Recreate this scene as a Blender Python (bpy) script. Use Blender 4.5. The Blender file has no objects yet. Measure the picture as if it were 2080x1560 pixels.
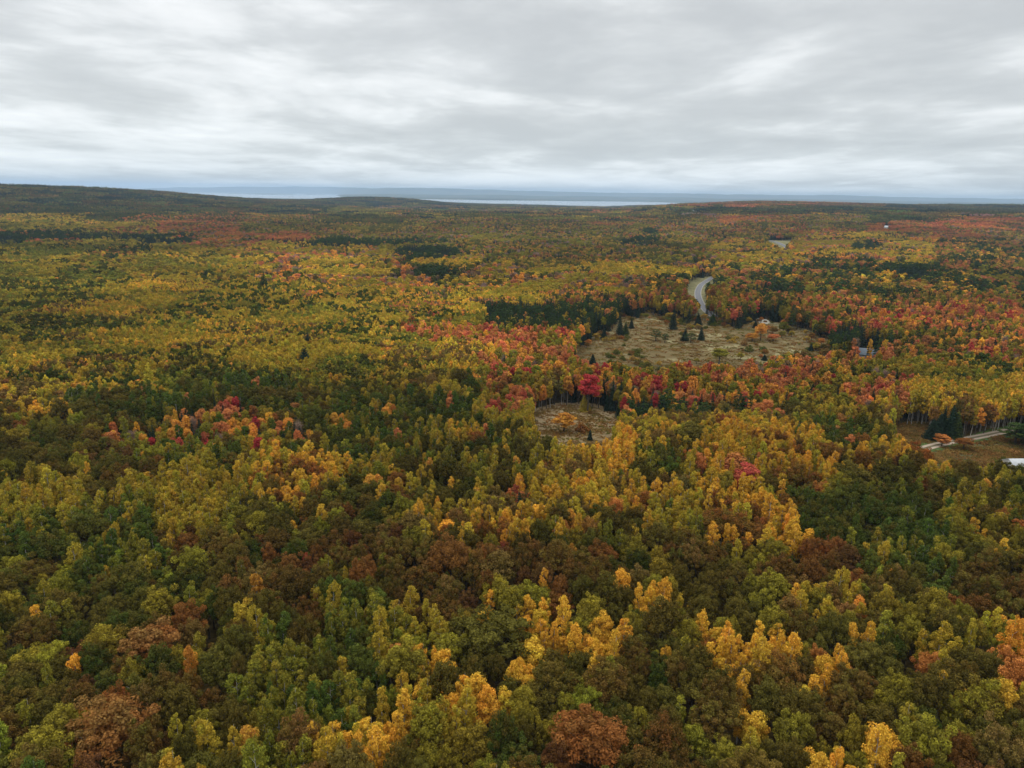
import bpy, math, random
import numpy as np
from mathutils import Matrix, Vector

# ------------------------------------------------------------------ camera, sky, sun, exposure
S = bpy.context.scene
COL = S.collection
CAM_H, FPX, PITCH, ROLL = 75.0, 1485.0, 14.57, 0.88
cd = bpy.data.cameras.new('camera'); cam = bpy.data.objects.new('camera', cd); COL.objects.link(cam)
CM = Matrix.Translation((0, 0, CAM_H)) @ Matrix.Rotation(math.radians(90 - PITCH), 4, 'X') @ Matrix.Rotation(math.radians(ROLL), 4, 'Z')
cam.matrix_world = CM
cd.sensor_width = 36.0; cd.lens = 36.0 * FPX / 2080.0
cd.clip_start = 1.0; cd.clip_end = 200000.0
S.camera = cam

SUN_EL, SUN_AZ = 48.0, -35.0     # azimuth from +Y towards +X
W = bpy.data.worlds.new("World"); S.world = W; W.use_nodes = True


class NT:
    """tiny helper to write node trees"""
    def __init__(s, tree):
        s.t = tree; tree.nodes.clear()
    def n(s, typ, props=None, **ins):
        nd = s.t.nodes.new(typ)
        for k, v in (props or {}).items(): setattr(nd, k, v)
        for k, v in ins.items():
            key = int(k[1:]) if k[0] == 'i' and k[1:].isdigit() else k.replace('_', ' ')
            if isinstance(v, tuple) and len(v) == 2 and hasattr(v[0], 'outputs'):
                s.t.links.new(v[0].outputs[v[1]], nd.inputs[key])
            elif hasattr(v, 'outputs'):
                s.t.links.new(v.outputs[0], nd.inputs[key])
            else:
                nd.inputs[key].default_value = v
        return nd
    def math(s, op, a, b=0.0, c=None, clamp=False):
        if c is None: return s.n('ShaderNodeMath', {'operation': op, 'use_clamp': clamp}, i0=a, i1=b)
        return s.n('ShaderNodeMath', {'operation': op, 'use_clamp': clamp}, i0=a, i1=b, i2=c)
    def ramp(s, fac, stops, interp='LINEAR'):
        r = s.n('ShaderNodeValToRGB', Fac=fac)
        e = r.color_ramp; e.interpolation = interp
        while len(e.elements) > 1: e.elements.remove(e.elements[-1])
        e.elements[0].position = stops[0][0]; e.elements[0].color = (*stops[0][1], 1)
        for p, c in stops[1:]:
            k = e.elements.new(p); k.color = (*c, 1)
        return r
    def mix(s, f, a, b, mode='MIX'):
        return s.n('ShaderNodeMix', {'data_type': 'RGBA', 'blend_type': mode}, i0=f, i6=a, i7=b)
    def mixo(s, node): return (node, 2)


def g3(v): return (v, v, v)

def build_world():
    k = NT(W.node_tree)
    tc = k.n('ShaderNodeTexCoord')
    sep = k.n('ShaderNodeSeparateXYZ', Vector=(tc, 'Generated'))
    z = k.math('MAXIMUM', (sep, 2), 0.0)
    den = k.math('ADD', z, 0.10)
    px = k.math('DIVIDE', (sep, 0), k.math('ADD', z, 0.20)); ya = k.math('DIVIDE', (sep, 1), k.math('ADD', z, 0.6))
    py = k.math('MULTIPLY_ADD', k.math('LOGARITHM', k.math('ADD', z, 0.03), 2.71828), -1.9, ya)
    P = k.n('ShaderNodeCombineXYZ', X=px, Y=py, Z=0.0)
    P1 = k.n('ShaderNodeMapping', Vector=P); P1.inputs['Location'].default_value = (3.1, 0.6, 0.0); P1.inputs['Scale'].default_value = (1.25, 1.0, 1); P1.inputs['Rotation'].default_value = (0, 0, 0.0)
    n1 = k.n('ShaderNodeTexNoise', {'noise_dimensions': '3D'}, Vector=P1, Scale=1.35, Detail=7.0, Roughness=0.5, Distortion=0.35)
    P2 = k.n('ShaderNodeMapping', Vector=P); P2.inputs['Location'].default_value = (8.3, 2.2, 4.0); P2.inputs['Scale'].default_value = (0.25, 0.5, 1)
    n2 = k.n('ShaderNodeTexNoise', {'noise_dimensions': '3D'}, Vector=P2, Scale=1.0, Detail=3.0, Roughness=0.5)
    bil = k.math('ABSOLUTE', k.math('MULTIPLY_ADD', k.n('ShaderNodeTexNoise', Vector=P1, Scale=4.2, Detail=6.0, Roughness=0.55), 2.0, -1.0))
    m = k.math('MULTIPLY_ADD', bil, 0.10, k.math('MULTIPLY_ADD', n2, 0.66, k.math('MULTIPLY', n1, 0.64)))
    cl = k.ramp(m, [(0.50, (0.50, 0.52, 0.53)), (0.61, (0.60, 0.62, 0.625)), (0.68, (0.72, 0.74, 0.745)), (0.80, (0.92, 0.93, 0.93))], 'B_SPLINE')
    # lower sky is thinner and bluer, zenith of an overcast sky is brighter
    low = k.ramp(z, [(0.0, g3(1)), (0.10, g3(0.25)), (0.2, g3(0))])
    blue = k.mix(k.math('MULTIPLY', low, 0.75), (1, 1, 1, 1), (0.92, 0.985, 1.02, 1))
    c1 = k.mix(1.0, k.mixo(blue), cl, 'MULTIPLY')
    bnd = k.ramp(z, [(0.0, g3(0.98)), (0.012, g3(1.02)), (0.04, g3(1.03)), (0.08, g3(1.0))])
    c1 = k.n('ShaderNodeVectorMath', {'operation': 'MULTIPLY'}, i0=k.mixo(c1), i1=bnd)
    lift = k.n('ShaderNodeMapRange', Value=z); lift.inputs[1].default_value = 0.24; lift.inputs[2].default_value = 0.9
    lift.inputs[3].default_value = 1.0; lift.inputs[4].default_value = 2.0
    c2 = k.n('ShaderNodeVectorMath', {'operation': 'SCALE'}, i0=c1, Scale=lift)
    sky = k.n('ShaderNodeTexSky', {'sky_type': 'NISHITA'})
    sky.sun_disc = False; sky.sun_elevation = math.radians(SUN_EL); sky.sun_rotation = math.radians(SUN_AZ)
    bg1 = k.n('ShaderNodeBackground', Color=sky, Strength=0.08)
    bg2 = k.n('ShaderNodeBackground', Color=c2, Strength=SKY_STRENGTH)
    mx = k.n('ShaderNodeMixShader', i0=0.92, i1=bg1, i2=bg2)
    out = k.n('ShaderNodeOutputWorld', Surface=mx)

SKY_STRENGTH = 1.22
build_world()
sl = bpy.data.lights.new('sun', 'SUN'); sun = bpy.data.objects.new('sun', sl); COL.objects.link(sun)
sl.energy = 1.0; sl.angle = math.radians(20); sl.color = (1.0, 0.96, 0.9)
a, e = math.radians(SUN_AZ), math.radians(SUN_EL)
sun.rotation_euler = Vector((math.sin(a) * math.cos(e), math.cos(a) * math.cos(e), math.sin(e))).to_track_quat('Z', 'Y').to_euler()
S.view_settings.view_transform = 'Standard'; S.view_settings.look = 'None'
S.view_settings.exposure = 0.0; S.view_settings.gamma = 1.0
try:
    S.cycles.max_bounces = 4; S.cycles.diffuse_bounces = 2; S.cycles.glossy_bounces = 2
    S.cycles.transmission_bounces = 2; S.cycles.transparent_max_bounces = 4; S.cycles.volume_bounces = 1
except Exception: pass

rng = np.random.default_rng(11)
random.seed(11)

# ------------------------------------------------------------------ projection helpers (photo pixels are 2080 x 1560)
R3 = np.array(CM.to_3x3()); RIGHT, UP, FWD = R3[:, 0], R3[:, 1], -R3[:, 2]
def project(x, y, z):
    x = np.asarray(x, float); d = np.stack([x, np.asarray(y, float) + 0 * x, np.asarray(z, float) + 0 * x - CAM_H], -1)
    w = np.maximum(d @ FWD, 1e-3)
    return 1040 + FPX * (d @ RIGHT) / w, 780 - FPX * (d @ UP) / w

# ------------------------------------------------------------------ smooth value noise (numpy) and terrain
def _h(ix, iy, s):
    n = (ix.astype(np.int64) * 374761393 + iy.astype(np.int64) * 668265263 + s * 1442695041) & 0xffffffff
    n = ((n ^ (n >> 13)) * 1274126177) & 0xffffffff
    n = n ^ (n >> 16)
    return (n & 0xffff) / 65535.0
def vnoise(x, y, wl, seed=0):
    x = np.asarray(x, float) / wl + 1000.37; y = np.asarray(y, float) / wl + 1000.73
    ix, iy = np.floor(x), np.floor(y); fx, fy = x - ix, y - iy
    fx = fx * fx * (3 - 2 * fx); fy = fy * fy * (3 - 2 * fy)
    a, b = _h(ix, iy, seed), _h(ix + 1, iy, seed); c, d = _h(ix, iy + 1, seed), _h(ix + 1, iy + 1, seed)
    return (a + (b - a) * fx) * (1 - fy) + (c + (d - c) * fx) * fy
def sst(x, a, b):
    t = np.clip((np.asarray(x, float) - a) / (b - a), 0, 1); return t * t * (3 - 2 * t)
def gau(x, y, cx, cy, sx, sy): return np.exp(-((x - cx) / sx) ** 2 - ((y - cy) / sy) ** 2)

WATER = -60.0
RN_U = [850, 1000, 1150, 1300, 1380, 1425]; RN_N = [12000, 10000, 9200, 8700, 11000, 14200]; RN_F = [16500, 16000, 17000, 18000, 16500, 14600]
def height(x, y):
    x = np.asarray(x, float); y = np.asarray(y, float) + 0 * x
    d = np.hypot(x, y); q = x / np.maximum(y, 1.0); u = 1040 + 1534 * np.clip(q, -3, 3)
    front = sst(y, 0, 800)
    z = 5.0 * (vnoise(x, y, 420, 1) - 0.5) * sst(d, 150, 600) + 5.0 * (vnoise(x, y, 170, 2) - 0.5) * sst(d, 100, 260) + 1.2 * (vnoise(x, y, 60, 3) - 0.5)
    z = z + 26 * (vnoise(x, y, 1500, 4) - 0.5) * sst(d, 900, 2600) + 14 * (vnoise(x, y, 600, 5) - 0.5) * sst(d, 900, 2200)
    z = z - 20 * (1 - sst(y, 1200, 3600))      # the woods near the viewpoint lie lower
    # local knolls
    z = z + 7 * gau(x, y, 190, 520, 110, 160) + 5 * gau(x, y, -150, 330, 90, 110) + 4 * gau(x, y, 70, 235, 60, 28)
    # broad fall of the land towards the lake
    z = z - 62 * sst(y, 1700, 7600)
    # long ridge beyond the woods on one side
    z = z + 74 * sst(-x, 640, 2200) * sst(y, 1000, 2850) * (1 - sst(y, 3600, 6400))
    z = z + 66 * gau(x, y, -1030, 5600, 560, 900)
    z = z + 26 * gau(x, y, 150, 6400, 900, 900)
    # plateau on the other side
    z = z + 26 * sst(x - 0.12 * y, 0, 500) * sst(y, 1300, 2400) + 40 * sst(x - 0.16 * y, 0, 900) * sst(y, 3000, 4600) * (1 - sst(y, 5600, 8500))
    # beyond 8 km: lake basins and far shore
    far = sst(y, 7800, 9000)
    zf = -50 + 10 * (vnoise(x, y, 2500, 6) - 0.5) + 10 * (vnoise(x, y, 900, 8) - 0.5)
    nr = np.interp(u, RN_U, RN_N); fr = np.interp(u, RN_U, RN_F)
    ins = sst(u, 820, 870) * (1 - sst(u, 1415, 1428)) * sst(y, nr - 120, nr + 120) * (1 - sst(y, fr - 200, fr + 200))
    zf = zf - 45 * ins
    w2 = 12700 + 1200 * (vnoise(x, y, 3000, 9) - 0.5)
    ins2 = (1 - sst(u, 640, 700)) * sst(y, w2 - 200, w2 + 200) * (1 - sst(y, 37500, 38000))
    isl = gau(x, y, -8600, 25500, 1300, 330) + gau(x, y, -11600, 29000, 4800, 220)
    zf = zf - 60 * ins2 * (1 - np.clip(isl * 2.2, 0, 1)) 
    # far ridges
    rs = 29500 + 8500 * (1 - sst(u, 640, 820))
    rid = np.interp(u, [0, 300, 420, 700, 900, 1040, 1200, 1500, 1700, 1800, 2080], [5, 8.5, 7, 7.5, 8.5, 7, 5.5, 6, 7.2, 5.6, 5])
    zr = 75 + (rs + 3500) / FPX * (rid - 1.6 + 1.8 * vnoise(q * 1000, q * 0, 22, 12) + 0.8 * vnoise(q * 1000, q * 0, 7, 13)) + 40 * (vnoise(x, y, 1800, 14) - 0.5)
    zf = zf + (zr + 50) * sst(y, rs, rs + 4000)
    zf = zf + (60 + 50 * vnoise(q * 1000, q * 0, 60, 15)) * sst(y, 20500, 24500) * (1 - sst(y, 25000, 28000)) * sst(u, 640, 800)
    z = z * (1 - far) + zf * far
    return z

_ts = np.concatenate([np.geomspace(70, 60000, 900)])
def ground_at(u, v, extra=0.0):
    """world point of the ground (plus extra metres) seen at photo pixel u, v"""
    d = FWD * 1.0 + RIGHT * ((u - 1040) / FPX) + UP * ((780 - v) / FPX); d = d / np.linalg.norm(d)
    hx, hy, hz = d[0] * _ts, d[1] * _ts, CAM_H + d[2] * _ts
    g = height(hx, hy) + extra
    k = np.argmax(hz < g)
    if not (hz < g).any(): k = len(_ts) - 1
    a, b = _ts[max(k - 1, 0)], _ts[k]
    for _ in range(24):
        m = (a + b) / 2
        if CAM_H + d[2] * m < height(d[0] * m, d[1] * m) + extra: b = m
        else: a = m
    return float(d[0] * b), float(d[1] * b)

# ------------------------------------------------------------------ mesh helpers
def mesh_np(name, verts, faces, mat=None, attrs=None, smooth=False):
    """verts (n,3), faces (m,k) same k for all"""
    me = bpy.data.meshes.new(name)
    verts = np.asarray(verts, np.float32); faces = np.asarray(faces, np.int32)
    me.vertices.add(len(verts)); me.vertices.foreach_set('co', verts.ravel())
    if len(faces):
        m, kk = faces.shape
        me.loops.add(m * kk); me.loops.foreach_set('vertex_index', faces.ravel())
        me.polygons.add(m); me.polygons.foreach_set('loop_start', np.arange(0, m * kk, kk, dtype=np.int32))
        me.polygons.foreach_set('loop_total', np.full(m, kk, np.int32))
    for an, (typ, dat) in (attrs or {}).items():
        at = me.attributes.new(an, typ, 'POINT')
        at.data.foreach_set({'FLOAT': 'value', 'INT': 'value', 'FLOAT_VECTOR': 'vector', 'FLOAT_COLOR': 'color'}[typ], np.asarray(dat).ravel())
    me.update(calc_edges=True)
    if smooth and len(faces): me.polygons.foreach_set('use_smooth', np.ones(len(faces), bool))
    if mat: me.materials.append(mat)
    return me
def link(name, me, parent=None, **props):
    o = bpy.data.objects.new(name, me); COL.objects.link(o)
    if parent: o.parent = parent
    for k_, v_ in props.items(): o[k_] = v_
    return o

class Geo:
    """collects quads"""
    def __init__(s): s.v = []; s.f = []; s.n = 0; s.a = []; s.b = []
    def add(s, v, f, a=0.5, b=0.5):
        v = np.asarray(v, float); s.v.append(v); s.f.append(np.asarray(f, int) + s.n); s.n += len(v)
        s.a.append(np.broadcast_to(np.asarray(a, float), (len(v),))); s.b.append(np.broadcast_to(np.asarray(b, float), (len(v),)))
    def mesh(s, name, mat, smooth=False):
        return mesh_np(name, np.concatenate(s.v), np.concatenate(s.f), mat, {'leaf_value': ('FLOAT', np.concatenate(s.a)), 'clump_value': ('FLOAT', np.concatenate(s.b))}, smooth)
    def leaves(s, P, N, size, a, b, aspect=1.5):
        n = len(P); N = N / np.linalg.norm(N, axis=1, keepdims=True)
        r = rng.normal(size=(n, 3)); T = np.cross(N, r); T /= np.linalg.norm(T, axis=1, keepdims=True) + 1e-9; B = np.cross(N, T)
        sz = size * rng.uniform(0.7, 1.3, (n, 1))
        q = np.stack([P - T * sz * aspect / 2, P + B * sz / 2, P + T * sz * aspect / 2, P - B * sz / 2], 1).reshape(-1, 3)
        s.add(q, np.arange(4 * n).reshape(n, 4), np.repeat(np.broadcast_to(a, (n,)), 4), np.repeat(np.broadcast_to(b, (n,)), 4))
    def tube(s, pts, rad, sides=6, a=0.5, b=0.5):
        pts = np.asarray(pts, float); n = len(pts); vs = []
        for i in range(n):
            d = pts[min(i + 1, n - 1)] - pts[max(i - 1, 0)]; d /= np.linalg.norm(d) + 1e-9
            x = np.cross(d, [0.31, 0.95, 0.1]); x /= np.linalg.norm(x); y = np.cross(d, x)
            for k_ in range(sides):
                t = 2 * math.pi * k_ / sides; vs.append(pts[i] + rad[i] * (math.cos(t) * x + math.sin(t) * y))
        f = [[i * sides + k_, i * sides + (k_ + 1) % sides, (i + 1) * sides + (k_ + 1) % sides, (i + 1) * sides + k_] for i in range(n - 1) for k_ in range(sides)]
        s.add(vs, f, a, b)
    def box(s, x0, y0, z0, x1, y1, z1):
        v = [(x, y, z) for z in (z0, z1) for (x, y) in ((x0, y0), (x1, y0), (x1, y1), (x0, y1))]
        s.add(v, [[3, 2, 1, 0], [4, 5, 6, 7], [0, 1, 5, 4], [1, 2, 6, 5], [2, 3, 7, 6], [3, 0, 4, 7]])

def mat(name):
    m = bpy.data.materials.new(name); m.use_nodes = True; return m, NT(m.node_tree)

# ------------------------------------------------------------------ materials
def leaf_material(name, transl=0.28, gloss=0.0):
    m, k = mat(name)
    t1 = k.n('ShaderNodeAttribute', {'attribute_type': 'INSTANCER', 'attribute_name': 'tint'})
    t2 = k.n('ShaderNodeAttribute', {'attribute_type': 'INSTANCER', 'attribute_name': 'tint_b'})
    lv = k.n('ShaderNodeAttribute', {'attribute_name': 'leaf_value'})
    cv = k.n('ShaderNodeAttribute', {'attribute_name': 'clump_value'})
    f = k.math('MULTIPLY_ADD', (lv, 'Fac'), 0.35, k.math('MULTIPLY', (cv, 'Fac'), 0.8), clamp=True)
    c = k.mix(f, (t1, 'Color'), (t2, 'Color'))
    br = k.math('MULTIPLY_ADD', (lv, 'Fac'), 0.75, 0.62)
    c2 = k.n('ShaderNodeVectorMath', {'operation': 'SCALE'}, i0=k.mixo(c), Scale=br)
    d = k.n('ShaderNodeBsdfDiffuse', Color=c2)
    tr = k.n('ShaderNodeBsdfTranslucent', Color=c2)
    mx = k.n('ShaderNodeMixShader', i0=transl, i1=d, i2=tr)
    k.n('ShaderNodeOutputMaterial', Surface=mx)
    return m
M_LEAF = leaf_material('autumn_leaves'); M_NEEDLE = leaf_material('needles', 0.1)

def bark_material(name, c1, c2, sc):
    m, k = mat(name)
    tc = k.n('ShaderNodeTexCoord'); mp = k.n('ShaderNodeMapping', Vector=(tc, 'Object')); mp.inputs['Scale'].default_value = (3, 3, sc)
    nz = k.n('ShaderNodeTexNoise', Vector=mp, Scale=2.0, Detail=4.0)
    r = k.ramp(nz, [(0.4, c1), (0.62, c2)])
    b = k.n('ShaderNodeBsdfDiffuse', Color=r); k.n('ShaderNodeOutputMaterial', Surface=b); return m
M_BARK = bark_material('dark_bark', (0.05, 0.04, 0.03), (0.12, 0.10, 0.08), 0.6)
M_PALE = bark_material('pale_bark', (0.55, 0.53, 0.47), (0.25, 0.22, 0.19), 4.0)
M_TWIG = bark_material('grey_twigs', (0.30, 0.24, 0.20), (0.20, 0.16, 0.13), 1.0)

def ground_material(name, stops, sc1, sc2, mixn=0.5, rough=1.0, bump=0.0):
    m, k = mat(name)
    g = k.n('ShaderNodeNewGeometry')
    n1 = k.n('ShaderNodeTexNoise', Vector=(g, 'Position'), Scale=sc1, Detail=6.0, Roughness=0.6)
    n2 = k.n('ShaderNodeTexNoise', Vector=(g, 'Position'), Scale=sc2, Detail=4.0, Roughness=0.6)
    f = k.math('MULTIPLY_ADD', n2, mixn, k.math('MULTIPLY', n1, 1 - mixn))
    r = k.ramp(f, stops)
    b = k.n('ShaderNodeBsdfDiffuse', Color=r, Roughness=rough)
    if bump:
        bm = k.n('ShaderNodeBump', Height=n2, Strength=1.0, Distance=bump); k.t.links.new(bm.outputs[0], b.inputs['Normal'])
    k.n('ShaderNodeOutputMaterial', Surface=b); return m

# ------------------------------------------------------------------ terrain
def make_ground():
    m, k = mat('forest_floor')
    g = k.n('ShaderNodeNewGeometry'); sp = k.n('ShaderNodeSeparateXYZ', Vector=(g, 'Position'))
    n1 = k.n('ShaderNodeTexNoise', Vector=(g, 'Position'), Scale=0.35, Detail=8.0, Roughness=0.7)
    near = k.ramp(n1, [(0.35, (0.03, 0.024, 0.012)), (0.5, (0.075, 0.055, 0.022)), (0.65, (0.13, 0.09, 0.032))])
    n2 = k.n('ShaderNodeTexNoise', Vector=(g, 'Position'), Scale=0.02, Detail=10.0, Roughness=0.75)
    n3 = k.n('ShaderNodeTexNoise', Vector=(g, 'Position'), Scale=0.0012, Detail=3.0, Roughness=0.6)
    f = k.math('MULTIPLY_ADD', n3, 0.5, k.math('MULTIPLY', n2, 0.5))
    farc = k.ramp(f, [(0.38, (0.012, 0.02, 0.012)), (0.47, (0.035, 0.045, 0.018)), (0.53, (0.075, 0.075, 0.02)), (0.58, (0.10, 0.06, 0.02)), (0.66, (0.14, 0.12, 0.05))])
    fd = k.n('ShaderNodeMapRange', Value=(sp, 1)); fd.inputs[1].default_value = 1800; fd.inputs[2].default_value = 4200
    c = k.mix(fd, near, farc)
    b = k.n('ShaderNodeBsdfDiffuse', Color=k.mixo(c)); k.n('ShaderNodeOutputMaterial', Surface=b)
    # polar sheet all round the viewpoint, finer ahead
    rad = np.concatenate([[0.0], np.geomspace(16, 44000, 620)])
    az = np.concatenate([np.radians(np.linspace(-42, 42, 421)), np.radians(np.linspace(42, 318, 70))[1:-1]])
    nA = len(az); A, Rr = np.meshgrid(az, rad)
    X = np.sin(A) * Rr; Y = np.cos(A) * Rr
    Z = height(X.ravel(), Y.ravel()).reshape(X.shape); Z = np.where(Rr < 1, 0, Z)
    V = np.stack([X, Y, Z], -1).reshape(-1, 3)
    i, j = np.meshgrid(np.arange(len(rad) - 1), np.arange(nA), indexing='ij'); j2 = (j + 1) % nA
    F = np.stack([i * nA + j, i * nA + j2, (i + 1) * nA + j2, (i + 1) * nA + j], -1).reshape(-1, 4)[:, ::-1]
    o = link('ground', mesh_np('ground', V, F, m, smooth=True), kind='structure', label='rolling land under the autumn forest, reaching to the far ridges', category='ground')
make_ground()

def make_water():
    m, k = mat('lake_water')
    g = k.n('ShaderNodeNewGeometry'); nz = k.n('ShaderNodeTexNoise', Vector=(g, 'Position'), Scale=0.004, Detail=4.0)
    bm = k.n('ShaderNodeBump', Height=nz, Strength=0.06, Distance=2.0)
    b = k.n('ShaderNodeBsdfPrincipled', Base_Color=(0.16, 0.2, 0.23, 1), Roughness=0.12, Normal=bm)
    k.n('ShaderNodeOutputMaterial', Surface=b)
    xs = np.linspace(-32000, 12000, 45); ys = np.linspace(7900, 39500, 50)
    X, Y = np.meshgrid(xs, ys); V = np.stack([X, Y, X * 0 + WATER], -1).reshape(-1, 3); n = len(xs)
    i, j = np.meshgrid(np.arange(len(ys) - 1), np.arange(n - 1), indexing='ij')
    F = np.stack([i * n + j, i * n + j + 1, (i + 1) * n + j + 1, (i + 1) * n + j], -1).reshape(-1, 4)
    link('lake_water', mesh_np('lake_water', V, F, m), kind='structure', label='pale calm lake water shining below the far shore', category='lake')
make_water()

# ------------------------------------------------------------------ open ground: meadows and roads
def inpoly(px_, py_, poly):
    px_ = np.asarray(px_, float); py_ = np.asarray(py_, float); c = np.zeros(px_.shape, bool); n = len(poly)
    for i in range(n):
        x1, y1 = poly[i]; x2, y2 = poly[i - 1]
        if y1 == y2: continue
        c ^= ((y1 > py_) != (y2 > py_)) & (px_ < (x2 - x1) * (py_ - y1) / (y2 - y1) + x1)
    return c

def sheet(name, poly_px, m, step, lift, label, cat, grow=0.0):
    W_ = np.array([ground_at(u, v) for u, v in poly_px])
    if grow:
        c = W_.mean(0); dd = W_ - c; W_ = c + dd * (1 + grow / np.linalg.norm(dd, axis=1, keepdims=True))
    lo, hi = W_.min(0) - step, W_.max(0) + step
    xs = np.arange(lo[0], hi[0], step); ys = np.arange(lo[1], hi[1], step)
    X, Y = np.meshgrid(xs, ys); n = len(xs)
    X = X + (vnoise(X, Y, 3 * step, 21) - 0.5) * step; Y = Y + (vnoise(X, Y, 3 * step, 22) - 0.5) * step
    V = np.stack([X, Y, height(X, Y) + lift], -1).reshape(-1, 3)
    i, j = np.meshgrid(np.arange(len(ys) - 1), np.arange(n - 1), indexing='ij')
    F = np.stack([i * n + j, i * n + j + 1, (i + 1) * n + j + 1, (i + 1) * n + j], -1).reshape(-1, 4)
    cen = V[F].mean(1); wob = 4 * (vnoise(cen[:, 0], cen[:, 1], 9, 23) - 0.5)
    F = F[inpoly(cen[:, 0] + wob, cen[:, 1] + wob, [tuple(p) for p in W_])]
    used = np.unique(F); rm = np.zeros(len(V), int); rm[used] = np.arange(len(used))
    return link(name, mesh_np(name, V[used], rm[F], m, smooth=True), kind='structure', label=label, category=cat), W_

def ribbon(name, px_pts, width, m, lift, label, cat, segs=60):
    P = np.array([ground_at(u, v) for u, v in px_pts]); t = np.linspace(0, len(P) - 1, segs)
    k0 = np.clip(np.floor(t).astype(int), 0, len(P) - 2); f = t - k0
    g = lambda i: P[np.clip(i, 0, len(P) - 1)]
    p0, p1, p2, p3 = g(k0 - 1), g(k0), g(k0 + 1), g(k0 + 2); f = f[:, None]
    C = 0.5 * ((2 * p1) + (-p0 + p2) * f + (2 * p0 - 5 * p1 + 4 * p2 - p3) * f ** 2 + (-p0 + 3 * p1 - 3 * p2 + p3) * f ** 3)
    T = np.gradient(C, axis=0); T /= np.linalg.norm(T, axis=1, keepdims=True); N = np.stack([T[:, 1], -T[:, 0]], -1)
    cols = 9; V = []; across = []
    for a_ in np.linspace(-1, 1, cols):
        q = C + N * a_ * width / 2; V.append(np.c_[q, height(q[:, 0], q[:, 1]) + lift]); across.append(np.full(segs, a_))
    V = np.stack(V, 1).reshape(-1, 3); across = np.stack(across, 1).ravel()
    i, j = np.meshgrid(np.arange(segs - 1), np.arange(cols - 1), indexing='ij')
    F = np.stack([i * cols + j, i * cols + j + 1, (i + 1) * cols + j + 1, (i + 1) * cols + j], -1).reshape(-1, 4)
    o = link(name, mesh_np(name, V, F, m, {'across': ('FLOAT', across)}, smooth=True), kind='structure', label=label, category=cat)
    return C

def road_material(name, base, line, gravel=False):
    m, k = mat(name)
    a_ = k.n('ShaderNodeAttribute', {'attribute_name': 'across'}); ab = k.math('ABSOLUTE', (a_, 'Fac'))
    g = k.n('ShaderNodeNewGeometry'); nz = k.n('ShaderNodeTexNoise', Vector=(g, 'Position'), Scale=0.7, Detail=5.0)
    if gravel:
        prof = k.ramp(ab, [(0.0, (0.11, 0.10, 0.05)), (0.22, (0.16, 0.13, 0.09)), (0.38, base), (0.75, base), (1.0, (0.16, 0.14, 0.07))])
    else:
        prof = k.ramp(ab, [(0.0, (0.30, 0.26, 0.14)), (0.02, base), (0.74, base), (0.765, line), (0.785, line), (0.80, (0.24, 0.22, 0.18)), (1.0, (0.26, 0.24, 0.18))])
    sc = k.math('MULTIPLY_ADD', nz, 0.7, 0.65)
    c = k.n('ShaderNodeVectorMath', {'operation': 'SCALE'}, i0=prof, Scale=sc)
    b = k.n('ShaderNodeBsdfDiffuse', Color=c); k.n('ShaderNodeOutputMaterial', Surface=b); return m

M_FIELD = ground_material('dry_meadow', [(0.36, (0.08, 0.075, 0.028)), (0.45, (0.14, 0.105, 0.048)), (0.52, (0.175, 0.13, 0.062)), (0.585, (0.27, 0.235, 0.12)), (0.67, (0.42, 0.375, 0.22))], 0.016, 0.10, 0.35)
M_CLEAR = ground_material('rough_clearing', [(0.33, (0.12, 0.09, 0.04)), (0.45, (0.21, 0.15, 0.075)), (0.55, (0.27, 0.20, 0.11)), (0.68, (0.36, 0.30, 0.19))], 0.05, 0.5, 0.4)
M_PASTURE = ground_material('brown_pasture', [(0.35, (0.05, 0.048, 0.02)), (0.5, (0.10, 0.085, 0.035)), (0.65, (0.15, 0.12, 0.055))], 0.10, 0.9, 0.5)
M_GREEN = ground_material('green_verge', [(0.35, (0.05, 0.08, 0.025)), (0.5, (0.08, 0.13, 0.04)), (0.65, (0.13, 0.16, 0.06))], 0.2, 1.1, 0.5)
M_VERGE = ground_material('pale_verge', [(0.35, (0.10, 0.11, 0.04)), (0.5, (0.2, 0.18, 0.09)), (0.65, (0.3, 0.27, 0.15))], 0.1, 0.9, 0.5)
M_SAND = ground_material('sandy_soil', [(0.35, (0.3, 0.27, 0.2)), (0.6, (0.5, 0.46, 0.38))], 0.3, 1.1, 0.5)

FIELD = [(1165, 690), (1230, 640), (1275, 632), (1420, 642), (1520, 652), (1610, 662), (1690, 690), (1700, 712), (1650, 745), (1520, 775), (1330, 790), (1190, 770), (1140, 730)]
sheet('meadow', FIELD, M_FIELD, 2.5, 0.35, 'tan open meadow streaked with pale grass in the middle of the forest', 'meadow', 6)
CLEARING = [(1080, 838), (1130, 824), (1190, 824), (1262, 840), (1275, 862), (1250, 910), (1180, 930), (1095, 905), (1075, 870)]
sheet('clearing', CLEARING, M_CLEAR, 1.2, 0.3, 'small brown grassy clearing ringed by yellow aspens', 'clearing', 3)
PAST_A = [(1800, 862), (1890, 860), (1900, 905), (1850, 905), (1800, 890)]
sheet('rough_pasture', PAST_A, M_PASTURE, 1.2, 0.25, 'dark rough grass patch beside the tall spruces', 'grass', 3)
PAST_B = [(1890, 912), (1975, 895), (2130, 862), (2200, 900), (2200, 960), (2000, 960), (1900, 950)]
sheet('brown_field', PAST_B, M_PASTURE, 1.2, 0.22, 'brown field below the gravel road', 'field', 4)
VERGE = [(1850, 905), (1905, 893), (1960, 888), (2040, 868), (2140, 850), (2150, 862), (1960, 905), (1880, 925)]
sheet('green_verge', VERGE, M_GREEN, 1.0, 0.40, 'mown green verge along the gravel road', 'verge', 0)
GROAD = [(1855, 921), (1885, 911), (1935, 899), (1990, 889), (2046, 877), (2110, 862), (2180, 846)]
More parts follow.
